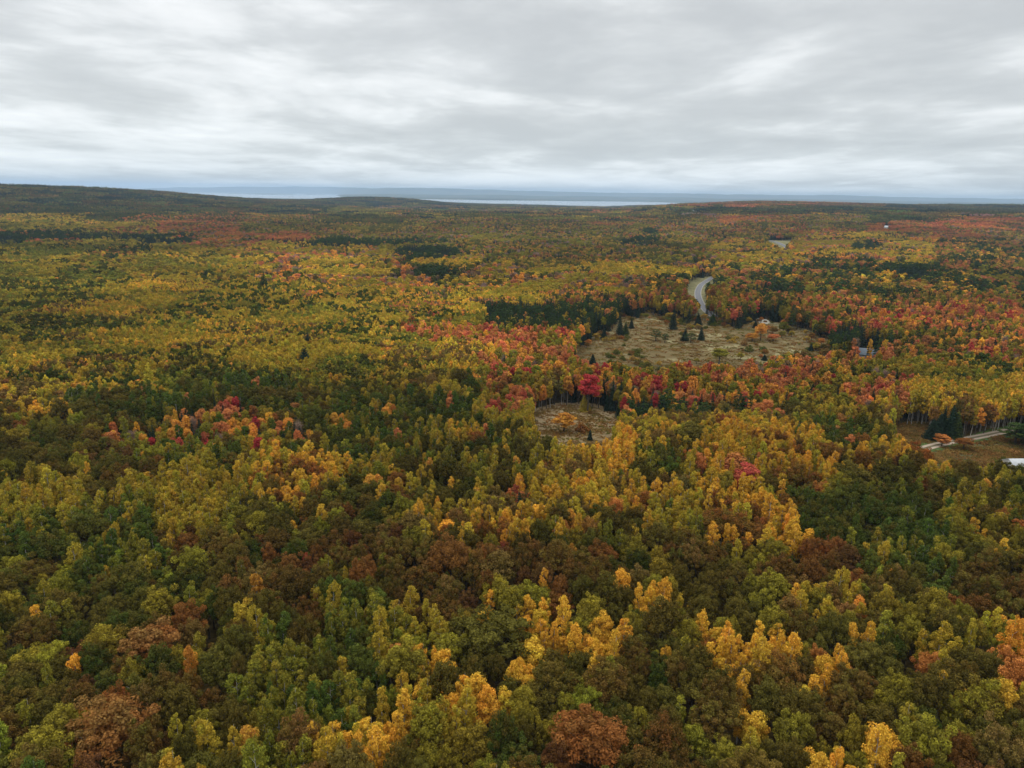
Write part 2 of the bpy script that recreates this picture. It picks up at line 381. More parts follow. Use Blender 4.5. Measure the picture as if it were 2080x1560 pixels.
M_GRAVEL = road_material('gravel_track', (0.36, 0.29, 0.22), (0.3, 0.25, 0.2), True)
GR_C = ribbon('gravel_road', GROAD, 4.6, M_GRAVEL, 0.55, 'pale two-track gravel road running between brown field and green verge', 'road')
HWV = [(1385, 572), (1400, 552), (1450, 556), (1462, 580), (1455, 640), (1400, 640), (1388, 610)]
sheet('highway_verge', HWV, M_VERGE, 4.0, 0.5, 'pale grass verge either side of the curving highway', 'verge', 6)
M_ASPH = road_material('grey_asphalt', (0.16, 0.16, 0.165), (0.42, 0.42, 0.41))
HW_C = ribbon('highway', [(1500, 545), (1470, 556), (1447, 565), (1428, 577), (1418, 592), (1420, 610), (1432, 630), (1450, 645)], 7.0, M_ASPH, 0.9, 'grey highway curving through a gap in the trees beyond the meadow', 'road', 90)
ribbon('distant_highway', [(1540, 484), (1562, 489), (1580, 494), (1596, 502), (1605, 512)], 10, M_ASPH, 1.2, 'far grey highway crossing an open grass gap', 'road')
sheet('distant_verge', [(1545, 486), (1620, 487), (1640, 491), (1612, 505), (1590, 507), (1555, 494)], M_VERGE, 9.0, 0.7, 'pale grass gap around the far highway', 'verge', 5)
sheet('sandy_track', [(1535, 647), (1548, 648), (1565, 656), (1555, 661), (1540, 655)], M_SAND, 1.5, 0.6, 'bare sandy patch at the back of the meadow', 'sand', 0)
ribbon('meadow_track', [(1560, 658), (1600, 664), (1640, 673), (1690, 688)], 3.2, M_VERGE, 0.7, 'grassy track along the back edge of the meadow', 'track')

# pixel outlines the trees in front must leave open to view
OPEN = [
 [(1180, 690), (1232, 660), (1272, 640), (1400, 650), (1520, 658), (1600, 666), (1692, 688), (1668, 710), (1560, 728), (1440, 742), (1330, 748), (1215, 735), (1182, 715)],
 [(1086, 840), (1130, 826), (1190, 825), (1258, 843), (1254, 864), (1232, 888), (1170, 896), (1110, 884), (1084, 862)],
 [(1818, 866), (1882, 866), (1892, 888), (1860, 898), (1822, 878)],
 [(1880, 914), (1935, 903), (2050, 878), (2090, 868), (2100, 937), (1968, 936), (1900, 922), (1880, 920)],
 [(1860, 903), (1900, 895), (1960, 890), (2050, 872), (2080, 866), (2080, 880), (1890, 914)],
 [(1396, 580), (1414, 568), (1440, 563), (1450, 566), (1446, 575), (1434, 584), (1431, 600), (1436, 616), (1428, 622), (1412, 606), (1398, 598)],
 [(1556, 489), (1612, 490), (1600, 495), (1597, 503), (1588, 503)],
 [(1538, 648), (1566, 650), (1566, 662), (1540, 658)],
 [(1744, 709), (1784, 709), (1782, 721), (1742, 721)],
 [(1718, 723), (1734, 723), (1734, 731), (1718, 731)],
 [(1289, 832), (1303, 832), (1303, 844), (1289, 844)],
 [(2036, 938), (2100, 937), (2100, 944), (2050, 944)],
 [(1406, 426), (1416, 426), (1416, 430), (1406, 430)], [(1795, 459), (1805, 459), (1805, 464), (1795, 464)],
]

# ------------------------------------------------------------------ tree shapes
def unit(n):
    v = rng.normal(size=(n, 3)); return v / np.linalg.norm(v, axis=1, keepdims=True)
def clump(g, c, r, n, size, squash=0.85, upw=0.45, a=None, b=0.5):
    d = unit(n); rr = r * (0.45 + 0.55 * rng.random((n, 1)) ** 0.6)
    P = np.asarray(c) + d * rr * [1, 1, squash]
    N = d + [0, 0, upw] + 0.55 * rng.normal(size=(n, 3))
    g.leaves(P, N, size, rng.random(n) if a is None else a, b)
def dome_points(n, rx, rz, zc, low=-0.35, jit=0.12):
    out = []; t = 0
    while len(out) < n and t < 6000:
        t += 1
        d = unit(1)[0]
        if d[2] < low: continue
        f = 1 + jit * rng.normal() - 0.12
        p = np.array([d[0] * rx * f, d[1] * rx * f, zc + d[2] * rz * f])
        md = 0.55 * rx * math.sqrt(18.0 / n) * (1 - t / 9000)
        if all(np.linalg.norm(p - q) > md for q in out): out.append(p)
    return out
def oak_crown(lod):
    g = Geo(); R, H = 4.1, 14.6
    ex, ey = rng.uniform(0.85, 1.15, 2)
    pts = dome_points(62 if not lod else 24, R * 0.82, 3.3, H - 4.2, -0.35, 0.22)
    n, s = (150, 0.225) if not lod else (72, 0.6)
    for p in pts:
        p = p * [ex, ey, 1]
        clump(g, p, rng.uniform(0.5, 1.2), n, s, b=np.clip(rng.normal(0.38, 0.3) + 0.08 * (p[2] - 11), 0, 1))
    clump(g, (0, 0, H - 4.6), 2.6, 300 if not lod else 110, s * 1.5, b=0.1)
    return g
def aspen_crown(lod):
    g = Geo(); H = rng.uniform(14.0, 15.6); R = rng.uniform(1.55, 2.1)
    n, s = (110, 0.21) if not lod else (32, 0.52)
    N = 34 if not lod else 24; bx, by = rng.normal(size=2) * 0.3
    for i in range(N):
        t = (i + 0.5) / N; z = 6.0 + (H - 6.9) * t + rng.normal() * 0.25
        prof = R * math.sin(math.pi * (0.22 + 0.66 * t)) ** 0.8
        a_ = i * 2.399 + rng.normal() * 0.5; r_ = prof * rng.uniform(0.4, 0.95)
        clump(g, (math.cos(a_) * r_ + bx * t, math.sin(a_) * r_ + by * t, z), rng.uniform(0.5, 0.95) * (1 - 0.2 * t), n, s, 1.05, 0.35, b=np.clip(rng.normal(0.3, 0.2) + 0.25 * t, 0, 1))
    clump(g, (bx, by, H - 0.7), 0.5, n // 2, s, 1.35, 0.3, b=0.6)
    return g
def maple_crown(lod):
    g = Geo(); H = rng.uniform(12.8, 14.2); R = rng.uniform(2.4, 3.0)
    n, s = (150, 0.24) if not lod else (48, 0.56)
    for p in dome_points(30 if not lod else 20, R * 0.78, 3.6, H - 4.2, -0.75, 0.13):
        t = (p[2] - (H - 8)) / 8; sq = 1.0 if t < 0.6 else 1.0 - 0.5 * (t - 0.6)
        clump(g, (p[0] * sq, p[1] * sq, p[2]), rng.uniform(0.7, 1.1), n, s, b=np.clip(rng.normal(0.4, 0.28), 0, 1))
    clump(g, (0, 0, H - 4.5), 1.9, 260 if not lod else 80, s * 1.3, b=0.2)
    return g
def spruce_crown(lod):
    g = Geo(); H = 14.0; R = rng.uniform(1.9, 2.4)
    tiers = 20 if not lod else 12
    for i in range(tiers):
        t = i / tiers; z = 1.2 + (H - 1.6) * t; r = R * (1 - t) ** 0.85 + 0.15
        nb = max(4, int((11 if not lod else 7) * (1 - 0.55 * t)))
        for b_ in range(nb):
            a_ = 2 * math.pi * (b_ + 0.5 * (i % 2)) / nb + rng.normal() * 0.12; L = r * rng.uniform(0.8, 1.15)
            m_ = int((34 if not lod else 9) * (0.4 + L / R)); q = rng.random(m_) ** 0.6
            x = q * L; w = 0.24 * L * (1 - 0.4 * q)
            side = rng.normal(size=m_) * w * 0.8
            P = np.stack([math.cos(a_) * x - math.sin(a_) * side, math.sin(a_) * x + math.cos(a_) * side, z + 0.05 * x - 0.24 * x * x / max(L, .3) - np.abs(side) * 0.3 + rng.normal(size=m_) * 0.06], -1)
            N = np.stack([math.cos(a_) * 0.5 + 0 * q, math.sin(a_) * 0.5 + 0 * q, 0.9 + 0 * q], -1) + 0.45 * rng.normal(size=(m_, 3))
            g.leaves(P, N, 0.24 if not lod else 0.55, rng.random(m_), rng.random() * 0.6, 1.8)
    clump(g, (0, 0, H - 0.5), 0.3, 24, 0.2, 2.4, b=0.2)
    return g
def pine_crown(lod):
    g = Geo(); H = rng.uniform(15, 17)
    for i in range(11):
        t = i / 10; z = 6 + (H - 6.4) * t; r = 3.3 * math.sin(math.pi * (0.25 + 0.68 * t)) ** 0.8
        nb = 6 if t < 0.85 else 3
        for b_ in range(nb):
            a_ = rng.uniform(0, 2 * math.pi); L = r * rng.uniform(0.5, 1.0)
            clump(g, (math.cos(a_) * L, math.sin(a_) * L, z + rng.normal() * 0.25), rng.uniform(0.6, 1.0), 85 if not lod else 26, 0.22 if not lod else 0.5, 0.42, 1.0, b=rng.random() * 0.6)
    return g
def bare_crown(lod):
    g = Geo(); H = 13.5
    for i in range(46):
        a_ = rng.uniform(0, 2 * math.pi); z0 = rng.uniform(4.5, 11); L = rng.uniform(2, 4.2) * (1 - (z0 - 4) / 14)
        lean = rng.uniform(0.35, 0.8); pts = [(0, 0, z0)]
        for q in (0.35, 0.7, 1.0):
            pts.append((math.cos(a_) * L * lean * q + rng.normal() * .1, math.sin(a_) * L * lean * q + rng.normal() * .1, z0 + L * q * (0.9 + 0.15 * q)))
        g.tube(pts, [0.06, 0.045, 0.03, 0.012], 3, rng.random(), 0)
        for p in pts[1:]:
            m_ = 26; P = np.array(p) + rng.normal(size=(m_, 3)) * [0.45, 0.45, 0.6]
            g.leaves(P, rng.normal(size=(m_, 3)), 0.09 if not lod else 0.14, rng.random(m_), 0.5, 5.0)
    return g
def shrub_crown(lod):
    g = Geo()
    for p in dome_points(14, 1.25, 1.1, 0.9, -0.2, 0.2): clump(g, p, rng.uniform(0.35, 0.65), 70, 0.18, b=rng.random() * 0.8)
    clump(g, (0, 0, 0.7), 0.9, 150, 0.22, b=0.3)
    return g
def trunk_geo(kind):
    g = Geo()
    if kind == 'oak':
        g.tube([(0, 0, -0.5), (0.05, 0, 3), (0.1, 0.1, 6.5), (0.1, 0.2, 9.5)], [0.38, 0.28, 0.22, 0.12], 8)
        for i in range(8):
            a_ = i * 2.4; z = 5 + i * 0.55; L = 2.9
            g.tube([(0.05, 0.05, z), (math.cos(a_) * L * .45, math.sin(a_) * L * .45, z + 1.3), (math.cos(a_) * L, math.sin(a_) * L, z + 3.0)], [0.15, 0.10, 0.04], 5)
    elif kind in ('maple', 'bare'):
        g.tube([(0, 0, -0.5), (0, 0.05, 4), (0.1, 0, 8), (0.05, 0, 12.2)], [0.22, 0.17, 0.12, 0.03], 7)
        for i in range(8):
            a_ = i * 2.4; z = 4.5 + i * 0.7; L = 1.9
            g.tube([(0.03, 0.02, z), (math.cos(a_) * L * .5, math.sin(a_) * L * .5, z + 1.2), (math.cos(a_) * L, math.sin(a_) * L, z + 2.6)], [0.09, 0.06, 0.025], 5)
    elif kind == 'aspen':
        g.tube([(0, 0, -0.5), (0.06, 0, 5), (0.02, 0.05, 10), (0, 0, 14.2)], [0.15, 0.12, 0.08, 0.02], 7)
        for i in range(9):
            a_ = i * 2.4; z = 5.5 + i * 0.85; L = 1.1
            g.tube([(0.02, 0.02, z), (math.cos(a_) * L, math.sin(a_) * L, z + 0.9)], [0.04, 0.015], 4)
    elif kind == 'spruce': g.tube([(0, 0, -0.5), (0, 0, 5), (0, 0, 13.5)], [0.2, 0.15, 0.03], 7)
    elif kind == 'pine':
        g.tube([(0, 0, -0.5), (0, 0.1, 7), (0, 0, 15)], [0.3, 0.2, 0.05], 8)
        for i in range(9):
            a_ = i * 2.4; z = 6 + i; L = 2.2
            g.tube([(0, 0, z), (math.cos(a_) * L, math.sin(a_) * L, z + 0.5)], [0.08, 0.03], 4)
    else:
        for i in range(5):
            a_ = i * 1.257; g.tube([(0, 0, -0.2), (math.cos(a_) * 0.3, math.sin(a_) * 0.3, 0.7), (math.cos(a_) * 0.6, math.sin(a_) * 0.6, 1.4)], [0.05, 0.035, 0.015], 4)
    return g

SPEC = ['oak', 'maple', 'pine', 'spruce', 'bare', 'aspen', 'shrub']
NAME = {'oak': 'oak_tree', 'maple': 'maple_tree', 'pine': 'pine_tree', 'spruce': 'spruce_tree', 'bare': 'bare_tree', 'aspen': 'aspen_tree', 'shrub': 'shrub'}
RADS = {'oak': 3.6, 'maple': 2.3, 'pine': 2.6, 'spruce': 1.7, 'bare': 2.0, 'aspen': 1.55, 'shrub': 1.2}
TOP = {'oak': 14.6, 'maple': 13.5, 'pine': 16, 'spruce': 14, 'bare': 13.5, 'aspen': 15, 'shrub': 2.2}
FN = {'oak': oak_crown, 'maple': maple_crown, 'pine': pine_crown, 'spruce': spruce_crown, 'bare': bare_crown, 'aspen': aspen_crown, 'shrub': shrub_crown}
NVAR = {'oak': 6, 'maple': 5, 'pine': 3, 'spruce': 4, 'bare': 3, 'aspen': 7, 'shrub': 3}
CROWN, LOD, TRUNK = {}, {}, {}
for sp in SPEC:
    mm = M_NEEDLE if sp in ('pine', 'spruce') else M_LEAF
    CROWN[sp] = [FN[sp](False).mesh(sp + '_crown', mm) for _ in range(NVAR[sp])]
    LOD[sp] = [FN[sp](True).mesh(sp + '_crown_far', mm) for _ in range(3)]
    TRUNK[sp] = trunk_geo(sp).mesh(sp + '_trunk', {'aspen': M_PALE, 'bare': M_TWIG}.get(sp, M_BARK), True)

# ------------------------------------------------------------------ colours of the leaves (base colours) and the mixtures of the woods
PAL = {
 'dark olive': (0.094, 0.077, 0.015), 'olive': (0.145, 0.115, 0.022), 'deep green': (0.062, 0.098, 0.018), 'green': (0.105, 0.13, 0.022),
 'yellow-green': (0.315, 0.26, 0.028), 'olive-yellow': (0.45, 0.3, 0.034), 'yellow': (0.64, 0.415, 0.045), 'golden': (0.76, 0.365, 0.045),
 'orange': (0.57, 0.235, 0.058), 'coral': (0.5, 0.165, 0.075), 'red': (0.43, 0.055, 0.042), 'crimson': (0.34, 0.035, 0.045),
 'rust': (0.29, 0.108, 0.028), 'brown': (0.165, 0.082, 0.022), 'maroon': (0.105, 0.045, 0.025), 'dark green': (0.020, 0.034, 0.018),
 'blue-green': (0.028, 0.046, 0.030), 'grey': (0.22, 0.165, 0.12), 'tan': (0.23, 0.135, 0.04), 'pink-grey': (0.34, 0.19, 0.15)}
PK = list(PAL)
MIX = {
 'O': [(.40, 'oak', 'dark olive', 'olive'), (.16, 'oak', 'olive', 'yellow-green'), (.12, 'oak', 'deep green', 'dark olive'), (.10, 'oak', 'brown', 'olive'), (.03, 'oak', 'rust', 'brown'), (.08, 'aspen', 'green', 'yellow-green'), (.03, 'aspen', 'golden', 'yellow'), (.02, 'oak', 'maroon', 'brown')],
 'B': [(.30, 'oak', 'brown', 'olive'), (.24, 'oak', 'dark olive', 'brown'), (.09, 'oak', 'maroon', 'brown'), (.09, 'oak', 'rust', 'brown'), (.10, 'oak', 'olive', 'tan'), (.08, 'aspen', 'green', 'olive'), (.03, 'aspen', 'golden', 'rust'), (.03, 'maple', 'red', 'brown')],
 'G': [(.42, 'aspen', 'green', 'yellow-green'), (.14, 'aspen', 'deep green', 'green'), (.16, 'aspen', 'yellow-green', 'olive-yellow'), (.22, 'oak', 'dark olive', 'green'), (.06, 'oak', 'brown', 'olive')],
 'g': [(.45, 'aspen', 'deep green', 'green'), (.25, 'oak', 'deep green', 'dark olive'), (.15, 'aspen', 'green', 'yellow-green'), (.1, 'oak', 'dark olive', 'olive'), (.05, 'maple', 'coral', 'orange')],
 'L': [(.48, 'aspen', 'yellow-green', 'olive-yellow'), (.24, 'aspen', 'green', 'yellow-green'), (.13, 'aspen', 'yellow', 'yellow-green'), (.12, 'oak', 'olive', 'dark olive'), (.03, 'maple', 'orange', 'yellow')],
 'Y': [(.40, 'aspen', 'yellow', 'yellow-green'), (.22, 'aspen', 'golden', 'yellow'), (.26, 'aspen', 'yellow-green', 'yellow'), (.08, 'oak', 'olive', 'tan'), (.04, 'maple', 'orange', 'golden')],
 'A': [(.62, 'aspen', 'golden', 'yellow'), (.16, 'aspen', 'yellow', 'golden'), (.12, 'aspen', 'yellow-green', 'yellow'), (.10, 'oak', 'olive', 'rust')],
 'a': [(.50, 'maple', 'golden', 'yellow'), (.30, 'aspen', 'golden', 'yellow'), (.20, 'aspen', 'yellow', 'golden')],
 'X': [(.33, 'oak', 'dark olive', 'olive'), (.25, 'oak', 'olive', 'yellow-green'), (.14, 'aspen', 'golden', 'yellow'), (.12, 'aspen', 'yellow-green', 'yellow'), (.12, 'oak', 'brown', 'olive'), (.04, 'oak', 'rust', 'orange')],
 'R': [(.22, 'maple', 'coral', 'orange'), (.09, 'maple', 'red', 'coral'), (.03, 'maple', 'crimson', 'red'), (.17, 'maple', 'orange', 'golden'), (.21, 'maple', 'yellow-green', 'olive'), (.10, 'aspen', 'yellow', 'golden'), (.06, 'bare', 'pink-grey', 'grey'), (.17, 'spruce', 'dark green', 'blue-green')],
 'r': [(.16, 'maple', 'orange', 'coral'), (.10, 'maple', 'coral', 'red'), (.22, 'maple', 'olive-yellow', 'olive'), (.28, 'maple', 'yellow-green', 'olive'), (.10, 'maple', 'brown', 'rust'), (.06, 'spruce', 'dark green', 'blue-green'), (.03, 'bare', 'grey', 'pink-grey'), (.05, 'maple', 'golden', 'orange')],
 'M': [(.22, 'maple', 'olive', 'olive-yellow'), (.12, 'maple', 'orange', 'tan'), (.08, 'maple', 'coral', 'brown'), (.20, 'maple', 'yellow-green', 'olive'), (.26, 'spruce', 'dark green', 'blue-green'), (.14, 'pine', 'dark green', 'deep green'), (.06, 'maple', 'rust', 'brown'), (.05, 'maple', 'golden', 'yellow')],
 'V': [(.36, 'maple', 'olive-yellow', 'yellow-green'), (.28, 'maple', 'yellow-green', 'olive'), (.12, 'maple', 'green', 'yellow-green'), (.10, 'aspen', 'yellow', 'olive-yellow'), (.07, 'maple', 'olive', 'brown'), (.04, 'maple', 'orange', 'olive-yellow'), (.03, 'oak', 'dark olive', 'deep green')],
 'v': [(.34, 'maple', 'green', 'yellow-green'), (.22, 'maple', 'olive', 'yellow-green'), (.30, 'maple', 'yellow-green', 'olive-yellow'), (.08, 'oak', 'deep green', 'dark olive'), (.06, 'maple', 'olive-yellow', 'tan')],
 'D': [(.45, 'spruce', 'dark green', 'blue-green'), (.18, 'pine', 'dark green', 'deep green'), (.18, 'maple', 'olive', 'dark olive'), (.12, 'maple', 'orange', 'olive'), (.07, 'maple', 'yellow-green', 'olive')],
 'C': [(.75, 'spruce', 'dark green', 'blue-green'), (.25, 'pine', 'dark green', 'deep green')],
 'K': [(.36, 'maple', 'dark olive', 'deep green'), (.32, 'spruce', 'dark green', 'blue-green'), (.22, 'maple', 'olive', 'green'), (.10, 'maple', 'brown', 'olive')],
 'T': [(.24, 'maple', 'yellow-green', 'olive'), (.16, 'maple', 'olive', 'green'), (.16, 'maple', 'olive-yellow', 'tan'), (.28, 'spruce', 'dark green', 'blue-green'), (.04, 'maple', 'orange', 'tan'), (.03, 'maple', 'rust', 'coral'), (.12, 'maple', 'green', 'olive'), (.05, 'bare', 'grey', 'pink-grey')],
 't': [(.34, 'maple', 'yellow-green', 'olive-yellow'), (.20, 'maple', 'olive-yellow', 'yellow'), (.14, 'maple', 'green', 'olive'), (.15, 'spruce', 'dark green', 'blue-green'), (.08, 'maple', 'golden', 'orange'), (.06, 'maple', 'tan', 'grey'), (.05, 'maple', 'coral', 'orange'), (.03, 'bare', 'grey', 'pink-grey')],
 'Q': [(.26, 'maple', 'orange', 'rust'), (.20, 'maple', 'coral', 'rust'), (.12, 'maple', 'rust', 'brown'), (.16, 'maple', 'olive', 'green'), (.12, 'maple', 'olive-yellow', 'tan'), (.08, 'spruce', 'dark green', 'blue-green'), (.06, 'bare', 'pink-grey', 'grey')],
 'N': [],
}
# rows of the wood as one looks down the photo: (v, 13 columns of 160 px)
GRID = [
 (392, 'KKKKKKKKKKKKK'), (412, 'KKKKKKKKTQQKK'), (428, 'KKKKTTTTTKKKK'), (443, 'VKKTKTTTTQTKQ'), (460, 'vVQTTTTTTTTQQ'),
 (480, 'QvQQTTTTTTttQ'), (500, 'vvVtTTTTTtttM'), (525, 'vVVtttTTTtttM'), (552, 'vvVttttttMMMM'), (585, 'VVVVttttMMMMM'),
 (620, 'vVVVVtCMMrrMM'), (655, 'vvVVVVrrrrrRr'), (692, 'VVVVVVrRrrDMR'), (730, 'VVVVYYrRRRRRr'), (768, 'VVvLLYrRRRRrV'),
 (805, 'YgggGgrRRRrYY'), (845, 'OggrGGYYLYLYY'), (880, 'OOGgGGLAYAGLY'), (915, 'OOGYLLLAGYYAL'), (960, 'OOLALLLYLrXOL'),
 (1010, 'LLLLOXYYYAGgL'), (1060, 'GGLOOYAXLAgGX'), (1110, 'GGOOBXXOBXgGX'), (1160, 'OGOBOBBBOBBGB'), (1210, 'OOOBGBXOXXYOB'),
 (1265, 'OOBLGLXXOXXOX'), (1320, 'OOOGGXOXOAXXX'), (1380, 'OOBGGXXOOXXOX'), (1440, 'OBOGGYXOOXXOX'), (1510, 'OBLGYXOOBXXXB'), (1580, 'GBLGYXOBOXAOB')]
# stands with a colour of their own: centre, half width, half height, mixture, share
PATCH = [
 (1095, 1255, 63, 28, 'a', 0.68), (990, 1262, 49, 22, 'a', 0.58), (1075, 1345, 40, 38, 'a', 0.54), (1000, 1400, 37, 28, 'a', 0.58), (1205, 1290, 36, 34, 'a', 0.36), (1180, 1365, 54, 17, 'a', 0.43), (880, 1350, 32, 37, 'a', 0.54),
 (905, 1420, 27, 25, 'a', 0.50), (800, 1500, 23, 51, 'a', 0.58), (690, 1480, 30, 40, 'Y', .6), (1570, 1330, 54, 39, 'a', 0.40), (1690, 1360, 36, 34, 'a', 0.43), (1650, 1510, 32, 28, 'a', 0.54), (1790, 1520, 34, 34, 'a', 0.58),
 (1515, 1420, 30, 22, 'a', 0.43), (1550, 1450, 27, 20, 'a', 0.43), (1320, 1215, 27, 20, 'a', 0.50), (1250, 1190, 19, 22, 'a', 0.50), (1415, 1210, 27, 17, 'a', 0.36), (1450, 1090, 27, 10, 'A', 0.36), (1810, 1190, 36, 44, 'Y', .7), (1520, 1060, 99, 32, 'A', 0.61), (1620, 1080, 54, 22, 'A', 0.58),
 (1250, 930, 45, 37, 'A', 0.65), (1160, 905, 40, 24, 'Y', .8), (1300, 1000, 63, 20, 'A', 0.43), (1060, 1030, 54, 18, 'A', 0.32), (1170, 1010, 70, 34, 'Y', .7), (1045, 1000, 28, 30, 'r', .8), (1000, 1070, 54, 15, 'A', 0.43), (1090, 1045, 19, 10, 'A', 0.65),
 (920, 1085, 23, 10, 'A', 0.58), (800, 975, 12, 18, 'A', 0.65), (740, 900, 150, 30, 'g', .6), (640, 950, 81, 28, 'A', 0.54), (560, 1000, 54, 17, 'A', 0.36), (960, 900, 55, 34, 'g', .85), (940, 880, 30, 20, 'A', .5),
 (1600, 900, 63, 42, 'A', 0.58), (1660, 930, 60, 40, 'Y', .8), (1540, 950, 36, 18, 'A', 0.43), (1400, 900, 36, 28, 'X', .8), (1740, 885, 70, 26, 'g', .85), (1340, 870, 60, 22, 'Y', .7), (1920, 945, 45, 22, 'A', 0.50), (1830, 995, 80, 26, 'O', .9), (1505, 965, 18, 20, 'R', .9),
 (1780, 1060, 150, 60, 'g', .8), (1650, 1130, 70, 34, 'B', .8), (1880, 1160, 60, 40, 'g', .9), (1060, 1120, 60, 22, 'B', .9), (500, 1190, 60, 30, 'B', .8), (700, 1210, 60, 40, 'G', .9), (1190, 1530, 60, 30, 'B', 1), (220, 1500, 90, 40, 'B', .9), (270, 1420, 50, 24, 'B', .9),
 (440, 868, 210, 34, 'R', .38), (1880, 848, 150, 18, 'M', .6), (1900, 870, 120, 14, 'M', .6), (1520, 770, 200, 16, 'R', .5), (460, 830, 30, 16, 'R', .8), (420, 885, 24, 10, 'R', .9), (520, 890, 30, 20, 'R', .5), (690, 850, 22, 16, 'R', .6), (790, 825, 16, 14, 'R', .9), (230, 870, 16, 14, 'R', .7), (620, 845, 50, 24, 'G', .5), (560, 840, 50, 16, 'O', .7),
 (60, 790, 90, 60, 'Y', .5), (350, 710, 260, 20, 'V', .5), (190, 632, 110, 18, 'Y', .95), (330, 690, 200, 14, 'Y', .6), (230, 745, 150, 18, 'Y', .6), (520, 665, 120, 12, 'Y', .5), (430, 740, 130, 16, 'L', .7), (560, 700, 140, 14, 'Y', .5), (800, 760, 130, 22, 'L', .7), (400, 625, 120, 10, 'V', .9), (355, 585, 95, 12, 'Y', .95), (700, 714, 120, 12, 'Y', .9), (960, 715, 60, 14, 'Y', .7), (700, 750, 70, 30, 'v', .8), (120, 570, 120, 30, 'v', .8), (100, 650, 120, 14, 'v', .6),
 (870, 655, 60, 24, 'r', .6), (950, 680, 90, 20, 'R', .35), (1050, 735, 50, 36, 'R', .65), (1280, 1000, 150, 50, 'Y', .45), (1570, 930, 120, 50, 'A', .4), (1350, 900, 120, 26, 'Y', .5), (1195, 770, 18, 28, 'R', .95), (1030, 815, 50, 34, 'r', .85), (1120, 790, 40, 30, 'Y', .7), (1400, 790, 120, 34, 'R', .8), (1500, 745, 60, 20, 'R', .6), (1780, 790, 70, 40, 'R', .6),
 (1270, 775, 44, 26, 't', .7), (1090, 690, 60, 12, 'r', .8), (1180, 740, 30, 30, 'L', .5), (1560, 735, 60, 10, 't', .8), (1390, 828, 110, 18, 'C', .8), (1320, 822, 60, 16, 'C', .85), (1900, 640, 140, 44, 'D', .6), (1560, 640, 110, 24, 'D', .8), (1700, 655, 80, 20, 'D', .65), (1990, 690, 90, 30, 'D', .6), (1650, 560, 160, 16, 'D', .5), (1960, 530, 110, 14, 'D', .5), (1830, 640, 120, 20, 'R', .35), (1990, 640, 100, 30, 'R', .3), (1640, 840, 40, 20, 'N', .0), (1900, 740, 130, 24, 'V', .9), (1760, 745, 60, 14, 'V', .8), (1750, 690, 66, 26, 'C', .9), (1860, 700, 90, 24, 'D', .8),
 (1130, 646, 135, 27, 'C', .95), (1240, 615, 70, 18, 'C', .85), (1090, 622, 60, 14, 'C', .7), (1560, 600, 70, 22, 'D', .75), (1620, 585, 60, 16, 'D', .8), (1840, 552, 52, 14, 'C', .95), (1780, 590, 70, 22, 'D', .6), (1760, 620, 60, 18, 'D', .6), (1810, 563, 34, 8, 'A', .8), (2040, 590, 60, 22, 'D', .5),
 (130, 480, 260, 8, 'C', .85), (340, 490, 60, 7, 'C', .95), (690, 492, 210, 8, 'C', .85), (860, 515, 80, 15, 'C', .95), (880, 552, 45, 8, 'C', .95), (1335, 470, 30, 6, 'C', 1), (1310, 490, 60, 10, 'C', .8), (20, 485, 40, 12, 'C', .9), (240, 512, 80, 14, 'D', .7), (1760, 500, 30, 8, 'C', .9), (1830, 480, 40, 7, 'C', .7),
 (470, 497, 90, 7, 'Q', .95), (300, 468, 110, 6, 'Q', .7), (400, 445, 150, 12, 'Q', .4), (1390, 465, 60, 6, 'Q', .8), (1240, 455, 50, 5, 'Q', .6), (1600, 470, 140, 6, 'Q', .7), (1950, 470, 130, 18, 'Q', .8), (1400, 480, 70, 14, 'T', .7), (1730, 412, 100, 4, 'Q', .5), (550, 505, 60, 14, 't', .8), (700, 520, 130, 16, 't', .8),
]

def codes_at(x, y, z):
    u, v = project(x, y, z + 11)
    uu = u + 90 * (vnoise(u, v, 45, 31) - 0.5) + 50 * (vnoise(x, y, 14, 35) - 0.5)
    vv = v + (vnoise(u, v, 40, 32) - 0.5) * np.clip((v - 380) * 0.16, 3, 60)
    rows = np.array([r[0] for r in GRID]); bnd = (rows[1:] + rows[:-1]) / 2
    ri = np.searchsorted(bnd, vv); ci = np.clip((uu / 160).astype(int), 0, 12)
    G_ = np.array([list(r[1]) for r in GRID]); code = G_[ri, ci].copy()
    for (cu, cv, ru, rv, cc, p) in PATCH:
        if cc == 'N': continue
        e_ = ((u - cu) / ru) ** 2 + ((v - cv) / rv) ** 2 + 0.9 * (vnoise(x, y, 11, 33) - 0.5)
        hit = (e_ < 1) & (rng.random(len(u)) < p)
        code[hit] = cc
    return code, u, v

